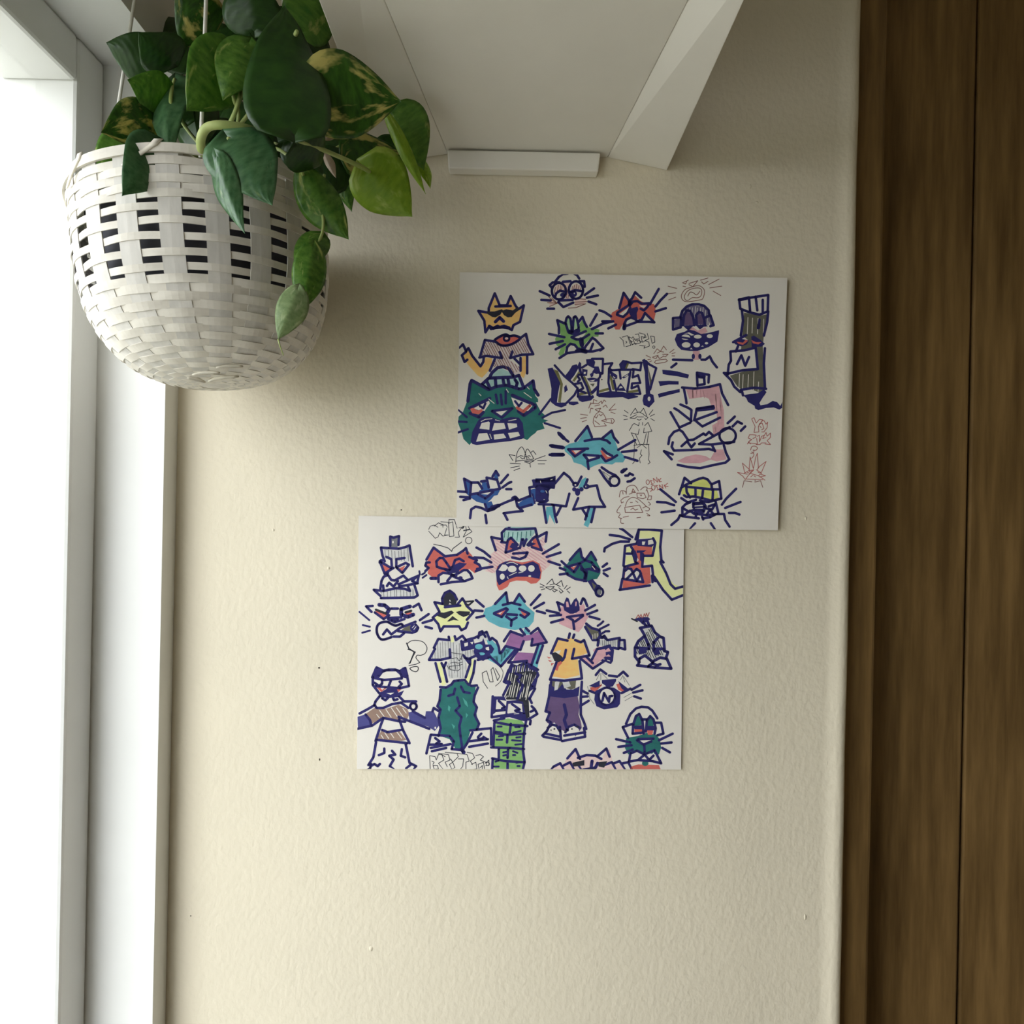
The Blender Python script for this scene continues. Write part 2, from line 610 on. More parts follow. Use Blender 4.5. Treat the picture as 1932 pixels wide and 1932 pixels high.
# loose reed ends sticking out under the belly
for (a0, s0, a1, s1) in ((-104, 0.150, -84, 0.158), (-80, 0.158, -40, 0.146), (-92, 0.146, -62, 0.143), (-66, 0.138, -44, 0.134)):
    V, Fc = [], []
    n = 9
    for i in range(n):
        t = i / (n - 1)
        an = math.radians(a0 + (a1 - a0) * t)
        r, z, nn = prof_at(s0 + (s1 - s0) * t)
        lift = 0.0010 + 0.0016 * abs(t - 0.35)
        w = 0.0011 * math.sin(math.pi * (0.12 + 0.80 * t))
        for q in (-1, 1):
            for o_ in (0, 0.0006):
                rr = r + nn[0] * (lift + o_)
                V.append((BC.x + rr * math.cos(an), BC.y + rr * math.sin(an), z + nn[1] * (lift + o_) + q * w))
    for i in range(n - 1):
        a, b = i * 4, (i + 1) * 4
        Fc += [(a, a + 2, b + 2, b), (a + 1, b + 1, b + 3, a + 3), (a, b, b + 1, a + 1), (a + 2, a + 3, b + 3, b + 2)]
    Fc += [(0, 1, 3, 2), (n * 4 - 4, n * 4 - 2, n * 4 - 1, n * 4 - 3)]
    mesh_obj('reed_end', V, Fc, M['lash'], basket, True)
# woven disc in the middle of the underside
rd, zd, nd = prof_at(S_END - 0.011)
V, Fc = [(BC.x, BC.y, zd - 0.001)], []
for i in range(40):
    an = 2 * math.pi * i / 40
    V.append((BC.x + rd * math.cos(an), BC.y + rd * math.sin(an), zd))
for i in range(40):
    Fc.append((0, 1 + (i + 1) % 40, 1 + i))
mesh_obj('basket_floor', V, Fc, M['stake'], basket)
# three hanging cords to a ring under the ceiling hook
TOP = Vector((BC.x, BC.y, 2.30))
for k in range(3):
    an = math.radians(52 + 120 * k)
    p0 = Vector((BC.x + 0.083 * math.cos(an), BC.y + 0.083 * math.sin(an), Z_RIM - 0.006))
    tube('hanging_cord', [p0, p0.lerp(untilt(TOP), 0.5), untilt(TOP)], 0.0012, M['cord'], basket, 8, 4)
pts = [TOP + Vector((0.010 * math.sin(a), 0, 0.010 - 0.010 * math.cos(a))) for a in [math.radians(-120 + 20 * i) for i in range(16)]]
pts += [TOP + Vector((0, 0, 0.045)), Vector((TOP.x, TOP.y, ROOM_H))]
tube('hanging_hook', [untilt(p) for p in pts], 0.0018, M['brass'], basket, 8, 3)

# ------------------------------------------------------------------ pothos in its pot inside the basket
plant = empty('pothos_plant', (BC.x, BC.y, Z_BOT + 0.004))
tag(plant, 'variegated green pothos with trailing leaves in a dark pot inside the basket', 'plant')


def tilted(V):
    return [PIVOT + TILT @ (Vector(v) - PIVOT) for v in V]


NSEG = 40
V, Fc = [], []
ps = ((0.0, 0.010), (0.034, 0.010), (0.040, 0.013), (0.066, 0.055), (0.0690, 0.104), (0.0705, 0.105), (0.0705, 0.111), (0.0680, 0.111), (0.066, 0.095))
for (r, z) in ps:
    for i in range(NSEG):
        an = 2 * math.pi * i / NSEG
        V.append((BC.x + 1.055 * r * math.cos(an), BC.y + 1.055 * r * math.sin(an), Z_BOT + 1.055 * z))
for j in range(len(ps) - 1):
    for i in range(NSEG):
        a, b = j * NSEG + i, j * NSEG + (i + 1) % NSEG
        Fc.append((a, b, b + NSEG, a + NSEG))
mesh_obj('pot', tilted(V), Fc, M['pot'], plant, True)
V, Fc = [], []
for j in range(6):
    r = 0.069 * j / 5
    for i in range(NSEG):
        an = 2 * math.pi * i / NSEG
        V.append((BC.x + r * math.cos(an), BC.y + r * math.sin(an), Z_BOT + 0.103 + 0.004 * (1 - j / 5) + 0.0015 * math.sin(an * 5 + j * 2)))
for j in range(5):
    for i in range(NSEG):
        a, b = j * NSEG + i, j * NSEG + (i + 1) % NSEG
        Fc.append((a, b, b + NSEG, a + NSEG))
mesh_obj('soil', tilted(V), Fc, M['soil'], plant, True)


def leaf(base, tip, wl, wr, material, roll=0.0, fold=0.25, arch=0.10, belly=0.58, lobes=0.10, ripple=0.02, seed=0, tipcurl=0.0):
    """cordate pothos leaf from its stalk to its tip; wl/wr half widths in metres left and right of the midrib"""
    B, T = Vector(base), Vector(tip)
    a = T - B
    L = a.length
    ad = a.normalized()
    view = (CAM - (B + T) / 2).normalized()
    n = (view - ad * view.dot(ad)).normalized()
    n = Matrix.Rotation(math.radians(roll), 3, ad) @ n
    s = ad.cross(n).normalized()
    rnd = random.Random(seed)
    ph = rnd.uniform(0, 6)
    N, Q = 16, 6
    V, Fc, UV = [], [], []
    for i in range(N + 1):
        t = i / N
        prof = max(0.0, math.sin(math.pi * t ** belly)) ** 0.80 * (1.0 - 0.22 * t ** 3)
        if t > 0.86:
            prof = max(prof, 0.0) * (1 - ((t - 0.86) / 0.14) * 0.35)
        for j in range(-Q, Q + 1):
            u = j / Q
            w = (wl if u < 0 else wr) * prof
            back = -lobes * L * (abs(u) ** 1.6) * max(0.0, 1 - t * 2.4)
            rip = ripple * L * math.sin(t * 9 + ph + (2 if u < 0 else 0)) * abs(u) ** 2 * math.sin(math.pi * t)
            p = B + ad * (L * t + back) + s * (u * w) + n * (-abs(u) ** 1.3 * w * fold + arch * L * 4 * t * (1 - t) - tipcurl * L * t ** 3 + rip)
            V.append(p)
            UV.append((0.5 + 0.5 * u, t + seed * 0.37))
    m = 2 * Q + 1
    for i in range(N):
        for j in range(2 * Q):
            k = i * m + j
            Fc.append((k, k + 1, k + m + 1, k + m))
    o = mesh_obj('leaf', V, Fc, material, plant, True, UV)
    sd = o.modifiers.new('thickness', 'SOLIDIFY')
    sd.thickness = 0.0004
    return o


def lf(bx, by, bd, tx, ty, td, wl, wr, material, **kw):
    """leaf given by pixel positions and distances from the wall; half widths in pixels"""
    bd, td = max(0.022, bd - 0.022), max(0.022, td - 0.022)
    k = (CAM_D - (bd + td) / 2) / F_PX
    return leaf(P(bx, by, bd), P(tx, ty, td), wl * k, wr * k, M[material], **kw)


def stem(pts, r, name='stem', material='stem'):
    return tube(name, [P(p[0], p[1], max(0.02, p[2] - 0.022)) for p in pts], r, M[material], plant, 8, 5)


# back and shaded foliage first
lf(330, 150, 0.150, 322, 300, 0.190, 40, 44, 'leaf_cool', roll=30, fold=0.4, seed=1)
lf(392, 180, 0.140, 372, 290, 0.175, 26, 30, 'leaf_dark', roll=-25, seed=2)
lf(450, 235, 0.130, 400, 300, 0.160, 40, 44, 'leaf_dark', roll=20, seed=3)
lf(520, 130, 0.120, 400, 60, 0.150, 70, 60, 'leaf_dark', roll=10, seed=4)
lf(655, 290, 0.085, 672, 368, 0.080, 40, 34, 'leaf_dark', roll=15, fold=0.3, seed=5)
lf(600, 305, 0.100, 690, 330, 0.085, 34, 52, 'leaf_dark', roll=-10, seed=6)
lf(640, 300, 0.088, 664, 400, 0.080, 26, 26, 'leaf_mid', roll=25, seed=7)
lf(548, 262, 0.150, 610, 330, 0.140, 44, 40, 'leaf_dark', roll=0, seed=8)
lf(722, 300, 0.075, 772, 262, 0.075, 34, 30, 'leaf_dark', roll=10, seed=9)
# right hand leaves
lf(652, 296, 0.110, 762, 288, 0.090, 46, 40, 'leaf_var', roll=-18, fold=0.3, arch=0.05, seed=10)
lf(590, 200, 0.196, 757, 191, 0.182, 92, 58, 'leaf_var', roll=-4, fold=0.26, arch=0.03, belly=0.66, lobes=0.16, seed=24)
lf(738, 206, 0.112, 800, 322, 0.100, 54, 20, 'leaf_mid', roll=14, fold=0.5, arch=0.12, belly=0.62, seed=12)
lf(722, 203, 0.126, 803, 366, 0.112, 15, 12, 'leaf_lime', roll=10, fold=0.5, arch=0.04, belly=0.80, lobes=0.0, seed=41)
lf(692, 320, 0.112, 778, 409, 0.104, 60, 56, 'leaf_lime', roll=6, fold=0.20, arch=0.06, belly=0.55, lobes=0.22, seed=13)
lf(792, 300, 0.090, 812, 356, 0.088, 16, 12, 'leaf_lime', roll=-30, fold=0.5, seed=14)
# large central dark leaf, its stalk end low in the middle
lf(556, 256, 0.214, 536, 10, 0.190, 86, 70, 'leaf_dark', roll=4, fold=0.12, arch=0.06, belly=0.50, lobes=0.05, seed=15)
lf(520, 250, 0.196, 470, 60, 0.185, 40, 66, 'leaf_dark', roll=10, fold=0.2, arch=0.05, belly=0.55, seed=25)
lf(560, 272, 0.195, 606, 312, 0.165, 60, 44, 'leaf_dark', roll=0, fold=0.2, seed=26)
# upper left
lf(440, 92, 0.190, 352, 210, 0.205, 62, 56, 'leaf_mid', roll=-12, fold=0.2, arch=0.08, belly=0.70, seed=16)
lf(470, 80, 0.195, 420, 190, 0.200, 46, 46, 'leaf_mid', roll=18, fold=0.25, seed=17)
# leaves hanging over the basket front
lf(432, 262, 0.218, 514, 388, 0.222, 70, 66, 'leaf_cool', roll=-8, fold=0.22, arch=0.06, belly=0.52, lobes=0.15, seed=18)
lf(408, 292, 0.222, 462, 441, 0.224, 26, 34, 'leaf_cool', roll=28, fold=0.55, arch=0.06, belly=0.64, seed=19)
lf(570, 322, 0.170, 658, 452, 0.160, 34, 46, 'leaf_mid', roll=-6, fold=0.30, arch=0.06, belly=0.86, seed=20)
# trailing chain
lf(606, 444, 0.165, 558, 524, 0.176, 26, 34, 'leaf_mid', roll=16, fold=0.40, seed=21)
lf(592, 462, 0.178, 568, 588, 0.184, 36, 30, 'leaf_mid', roll=-10, fold=0.45, arch=0.05, belly=0.74, seed=22)
lf(562, 544, 0.186, 525, 641, 0.192, 32, 26, 'leaf_pale', roll=8, fold=0.35, arch=0.05, belly=0.72, seed=23)
# crown that goes on above and to the left
for i, (a, b, c, d, e, f, w, mm, rl) in enumerate((
        (330, 200, 0.16, 240, 150, 0.19, 52, 'leaf_mid', 20), (330, 120, 0.15, 260, 60, 0.18, 50, 'leaf_dark', -15),
        (300, 230, 0.17, 190, 250, 0.20, 54, 'leaf_var', 12), (300, 270, 0.19, 230, 370, 0.215, 50, 'leaf_cool', -10),
        (260, 250, 0.15, 172, 340, 0.17, 42, 'leaf_mid', 15), (400, 60, 0.15, 330, -20, 0.17, 56, 'leaf_var', 8),
        (480, 60, 0.16, 470, -60, 0.17, 58, 'leaf_dark', -12), (570, 60, 0.15, 620, -30, 0.15, 52, 'leaf_mid', 10),
        (420, 110, 0.12, 360, 40, 0.12, 54, 'leaf_dark', 0), (500, 110, 0.11, 540, 10, 0.11, 60, 'leaf_dark', 5),
        (290, 120, 0.12, 200, 80, 0.13, 46, 'leaf_dark', 0), (350, 230, 0.12, 300, 150, 0.13, 50, 'leaf_dark', 10))):
    lf(a, b, c, d, e, f, w, w * 0.92, mm, roll=rl, fold=0.25, seed=30 + i)

# hidden leaves added between crown and wall to deepen the plant's shadow
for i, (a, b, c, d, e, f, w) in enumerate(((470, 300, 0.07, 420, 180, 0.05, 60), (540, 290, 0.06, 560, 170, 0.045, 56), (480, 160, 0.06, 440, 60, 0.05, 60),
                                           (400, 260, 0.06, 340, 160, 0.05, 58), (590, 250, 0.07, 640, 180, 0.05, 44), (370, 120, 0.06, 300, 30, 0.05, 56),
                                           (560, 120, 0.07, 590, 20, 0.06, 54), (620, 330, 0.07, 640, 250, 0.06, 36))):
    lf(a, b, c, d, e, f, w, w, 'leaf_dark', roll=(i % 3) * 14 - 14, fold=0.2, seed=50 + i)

# stalks
stem([(381, 292, 0.196), (379, 262, 0.204), (392, 240, 0.208), (424, 236, 0.208), (470, 244, 0.200), (500, 262, 0.18)], 0.0026)
stem([(552, 262, 0.200), (600, 279, 0.180), (650, 300, 0.150), (684, 316, 0.125), (697, 324, 0.113)], [0.0010, 0.0015, 0.0015, 0.0016, 0.0014])
stem([(430, 240, 0.19), (446, 205, 0.195), (456, 160, 0.190), (450, 110, 0.18)], 0.0014)
stem([(446, 250, 0.185), (450, 210, 0.188), (440, 180, 0.195), (442, 95, 0.190)], 0.0011)
stem([(332, 260, 0.17), (322, 190, 0.175), (330, 150, 0.15)], 0.0012)
stem([(612, 330, 0.155), (607, 380, 0.163), (610, 420, 0.166), (606, 446, 0.166), (592, 470, 0.170)], 0.0010)
stem([(592, 466, 0.170), (584, 510, 0.168), (562, 546, 0.178)], 0.0008)
stem([(525, 640, 0.192), (528, 652, 0.192), (535, 671, 0.190)], [0.0005, 0.0004, 0.0002], 'tendril')
stem([(520, 270, 0.15), (560, 230, 0.175), (590, 200, 0.196)], 0.0013)
stem([(600, 300, 0.10), (680, 250, 0.092), (712, 214, 0.110), (733, 206, 0.114)], 0.0010)
stem([(470, 290, 0.15), (520, 280, 0.165), (560, 310, 0.175), (572, 330, 0.170)], 0.0011)
stem([(420, 280, 0.16), (420, 262, 0.20), (432, 262, 0.218)], 0.0012)
stem([(400, 300, 0.15), (350, 240, 0.15), (330, 200, 0.16)], 0.0012)
stem([(400, 300, 0.15), (480, 200, 0.15), (540, 100, 0.17), (560, 60, 0.205)], 0.0013)
stem([(380, 300, 0.14), (330, 270, 0.16), (300, 250, 0.17)], 0.0012)
# dry papery sheaths beside the rim
for (x0, y0, x1, y1, w, d, rl) in ((606, 244, 652, 254, 12, 0.118, 20), (604, 262, 640, 258, 7, 0.116, -20), (612, 290, 634, 336, 10, 0.112, 10)):
    d -= 0.022
    k = (CAM_D - d) / F_PX
    o = leaf(P(x0, y0, d), P(x1, y1, d - 0.006), w * k, w * k * 0.7, M['husk'], roll=rl, fold=0.8, arch=0.12, belly=0.8, ripple=0.06, seed=int(x0))
    o.name = 'dry_sheath'

# ------------------------------------------------------------------ the two drawing sheets
INK = {}
PAPER_REF = (214, 205, 194)


def ink(key, name, r, g, b, vary=0.12):
    a = [lin(c) / lin(p) * q for c, p, q in zip((r, g, b), PAPER_REF, (0.775, 0.735, 0.675))]
    grey = 0.3 * a[0] + 0.59 * a[1] + 0.11 * a[2]
    a = [x * 0.86 + grey * 0.14 for x in a]
    c0 = tuple(x * (1 - vary) for x in a) + (1,)
    c1 = tuple(min(0.85, x * (1 + vary)) for x in a) + (1,)
    INK[key] = noisy(name, c0, c1, 70, 0.65, (1, 1, 2.2), spec=0.15)


ink('n', 'navy_marker', 44, 40, 100)
ink('k', 'black_pen', 46, 46, 56)
ink('R', 'red_marker', 200, 90, 78)
ink('O', 'orange_marker', 244, 176, 88)
ink('G', 'green_marker', 120, 168, 90)
ink('l', 'light_green_marker', 152, 190, 142)
ink('T', 'teal_marker', 30, 104, 99)
ink('t', 'light_teal_marker', 62, 150, 136)
ink('C', 'cyan_marker', 84, 164, 176)
ink('P', 'pink_marker', 208, 152, 158)
ink('p', 'pale_pink_marker', 222, 184, 176)
ink('Y', 'yellow_green_marker', 206, 206, 96)
ink('y', 'pale_yellow_marker', 226, 224, 142)
ink('V', 'purple_marker', 150, 96, 146)
ink('v', 'dusk_purple_marker', 98, 74, 112)
ink('M', 'mauve_marker', 202, 184, 182)
ink('g', 'grey_pencil', 112, 112, 112)
ink('q', 'pale_grey_pencil', 194, 189, 184)
ink('d', 'charcoal_olive_marker', 98, 94, 80)
ink('o', 'olive_marker', 116, 110, 64)
ink('b', 'brown_pen', 134, 84, 76)
ink('r', 'red_pen', 176, 92, 86)
ink('a', 'pale_aqua_marker', 154, 188, 182)
ink('u', 'slate_purple_marker', 108, 98, 128)
ink('B', 'blue_marker', 44, 84, 146)
ink('I', 'indigo_marker', 70, 68, 126)
ink('w', 'brown_marker', 146, 116, 100)
INK['W'] = M['paper']


class Sheet:
    def __init__(self, name, label, corners, lift, thick, right_lift):
        """corners: pixel positions top left, top right, bottom right, bottom left; the right edge stands off the wall a little"""
        self.px = [Vector((c[0], c[1])) for c in corners]
        p0, p1 = P(*corners[0], lift), P(*corners[1], lift + right_lift)
        p3 = P(*corners[3], lift)
        self.o = p0
        self.n = (p1 - p0).cross(p3 - p0).normalized()
        if self.n.y > 0:
            self.n = -self.n                             # towards the room
        q = [self.hit(c[0], c[1]) for c in corners]
        self.q = q
        ctr = sum(q, Vector()) / 4
        self.root = empty(name, ctr)
        tag(self.root, label, 'drawing')
        bk = self.n * -thick
        N = 12
        V, Fc = [], []
        for i in range(N + 1):
            for j in range(N + 1):
                u, v = i / N, j / N
                V.append((q[0] * (1 - u) + q[1] * u) * (1 - v) + (q[3] * (1 - u) + q[2] * u) * v)
        m = N + 1
        top = len(V)
        V += [p + bk for p in V]
        for i in range(N):
            for j in range(N):
                a = i * m + j
                Fc.append((a, a + 1, a + m + 1, a + m))
                Fc.append((top + a, top + a + m, top + a + m + 1, top + a + 1))
        for i in range(N):
            for (a, b) in ((i * m, (i + 1) * m), ((i + 1) * m + N, i * m + N), (i + 1, i), (N * m + i, N * m + i + 1)):
                Fc.append((a, b, top + b, top + a))
        mesh_obj('paper', V, Fc, M['paper'], self.root)

    def hit(self, px, py):
        d = ray(px, py)
        t = (self.o - CAM).dot(self.n) / d.dot(self.n)
        return CAM + d * t

    def clamp(self, p, margin):
        for i in range(4):
            a, b = self.px[i], self.px[(i + 1) % 4]
            e = (b - a).normalized()
            nn = Vector((-e.y, e.x))
            d = (p - a).dot(nn)
            if d < margin:
                p = p + nn * (margin - d)
        return p

    def draw(self, text):
        cur = None
        for line in text.strip().splitlines():
            if line.startswith('@'):
                if cur:
                    cur.finish()
                head, lab = line[1:].split('|')
                tx, ty, name = head.split()
                cur = Doodle(self, float(tx), float(ty), name, lab.strip())
            else:
                cur.item(line)
        cur.finish()


class Doodle:
    def __init__(self, sheet, tx, ty, name, label):
        self.s, self.tx, self.ty, self.name, self.label = sheet, tx, ty, name, label
        self.V, self.F, self.mi, self.mats = [], [], [], []
        self.layer, self.last = 0, None

    def to_px(self, a):
        k = 200.0 / 193.2
        return Vector((self.tx + a[0] * k, self.ty + a[1] * k))

    def put(self, p, margin=0.0):
        p = self.s.clamp(p, margin)
        self.V.append(self.s.hit(p.x, p.y) + self.s.n * (0.00003 + 0.000006 * self.layer))
        return len(self.V) - 1

    def face(self, idx):
        self.F.append(idx)
        self.mi.append(self.m)

    def use(self, key):
        if key not in self.mats:
            self.mats.append(key)
        self.m = self.mats.index(key)
        if self.last != key:
            self.layer += 1
            self.last = key

    def fill(self, pts):
        tris = tessellate_polygon([[Vector((p.x, p.y, 0)) for p in pts]])
        idx = [self.put(p, 0.6) for p in pts]
        for t in tris:
            self.face((idx[t[0]], idx[t[1]], idx[t[2]]))

    def disc(self, c, r, n=10):
        idx = [self.put(c + Vector((math.cos(2 * math.pi * i / n), math.sin(2 * math.pi * i / n))) * r, 0.4) for i in range(n)]
        self.face(tuple(idx))

    def stroke(self, pts, w, closed=False):
        r = w / 2
        if closed:
            pts = pts + [pts[0]]
        for i in range(len(pts) - 1):
            a, b = pts[i], pts[i + 1]
            d = b - a
            if d.length < 1e-4:
                continue
            n = Vector((-d.y, d.x)).normalized() * r
            steps = max(1, int(d.length / 60))
            ids = []
            for k in range(steps + 1):
                c = a + d * (k / steps)
                ids.append((self.put(c - n, 0.4), self.put(c + n, 0.4)))
            for k in range(steps):
                self.face((ids[k][0], ids[k + 1][0], ids[k + 1][1], ids[k][1]))
        for p in pts:
            self.disc(p, r, 10 if w > 2.5 else 6)

    def hatch(self, pts, ang, gap, w):
        c, s = math.cos(math.radians(ang)), math.sin(math.radians(ang))
        rot = [Vector((p.x * c + p.y * s, -p.x * s + p.y * c)) for p in pts]
        lo, hi = min(p.y for p in rot), max(p.y for p in rot)
        y = lo + gap * 0.5
        rnd = random.Random(len(pts) * 31 + int(lo))
        while y < hi:
            yy = y + rnd.uniform(-0.18, 0.18) * gap
            xs = []
            for i in range(len(rot)):
                a, b = rot[i], rot[(i + 1) % len(rot)]
                if (a.y <= yy) != (b.y <= yy):
                    xs.append(a.x + (b.x - a.x) * (yy - a.y) / (b.y - a.y))
            xs.sort()
            for x0, x1 in zip(xs[::2], xs[1::2]):
                if x1 - x0 < 2:
                    continue
                ln = x1 - x0
                x0 += rnd.uniform(0.0, 0.14) * ln
                x1 -= rnd.uniform(0.0, 0.14) * ln
                t = rnd.uniform(-0.6, 0.6)
                self.stroke([Vector((x0 * c - yy * s, x0 * s + yy * c)), Vector((x1 * c - (yy + t) * s, x1 * s + (yy + t) * c))], w)
            y += gap

    def item(self, line):
        head, body = line.split(':')
        h = head.split()
        code, key = h[0], h[1]
        self.use(key)
        k = 200.0 / 193.2
        if code in ('O', 'FO'):
            for part in body.split('/'):
                cx, cy, rx, ry = [float(v) for v in part.split(',')]
                n = 20
                pts = [self.to_px((cx + rx * math.cos(2 * math.pi * i / n), cy + ry * math.sin(2 * math.pi * i / n))) for i in range(n)]
                if code == 'FO':
                    self.fill(pts)
                else:
                    self.stroke(pts, float(h[2]) * k * (1.15 if key == 'n' else 1.0), True)
            return
        for part in body.split('/'):
            pts = [self.to_px([float(v) for v in p.split(',')]) for p in part.split()]
            if code == 'F':
                self.fill(pts)
            elif code == 'H':
                self.hatch(pts, float(h[2]), float(h[3]) * k, float(h[4]) * k)
            else:
                closed = 'z' in h
                if code == 's':
                    pts = [Vector((p.x, p.y)) for p in catmull([Vector((p.x, p.y, 0)) for p in pts], 5, closed)]
                self.stroke(pts, float(h[2]) * k * (1.20 if key == 'n' else 1.12), closed)

    def finish(self):
        o = mesh_obj(self.name, self.V, self.F, [INK[k] for k in self.mats], self.s.root)
        o.data.polygons.foreach_set('material_index', self.mi)
        o['label'] = self.label



# ------------------------------------------------------------------ small specks and paint drips on the wall
for (px, py, rx, rz, key) in ((757, 962, 0.0007, 0.0006, 'speck'), (602, 1260, 0.0010, 0.0008, 'speck'), (603, 1433, 0.0006, 0.0012, 'speck'),
                              (516, 1000, 0.0011, 0.0013, 'wall'), (620, 1072, 0.0014, 0.0016, 'wall'), (1520, 978, 0.0008, 0.0020, 'wall'),
                              (1519, 1730, 0.0009, 0.0030, 'wall'), (1416, 352, 0.0006, 0.0022, 'wall'), (1428, 382, 0.0016, 0.0012, 'wall'),
                              (700, 1790, 0.0020, 0.0026, 'wall'), (1560, 1440, 0.0007, 0.0030, 'wall'), (360, 1728, 0.0006, 0.0005, 'speck')):
    c = P(px, py)
    V, Fc = [c + Vector((0, -0.0006, 0))], []
    for i in range(10):
        an = 2 * math.pi * i / 10
        V.append(c + Vector((rx * 0.6 * math.cos(an), -0.00045, rz * 0.6 * math.sin(an))))
    for i in range(10):
        an = 2 * math.pi * i / 10
        V.append(c + Vector((rx * math.cos(an), 0.0001, rz * math.sin(an))))
    for i in range(10):
        j = (i + 1) % 10
        Fc += [(0, 1 + i, 1 + j), (1 + i, 11 + i, 11 + j, 1 + j)]
    mesh_obj('paint_drip' if key == 'wall' else 'speck', V, Fc, M['wall'] if key == 'wall' else M['soil'], wb, True)

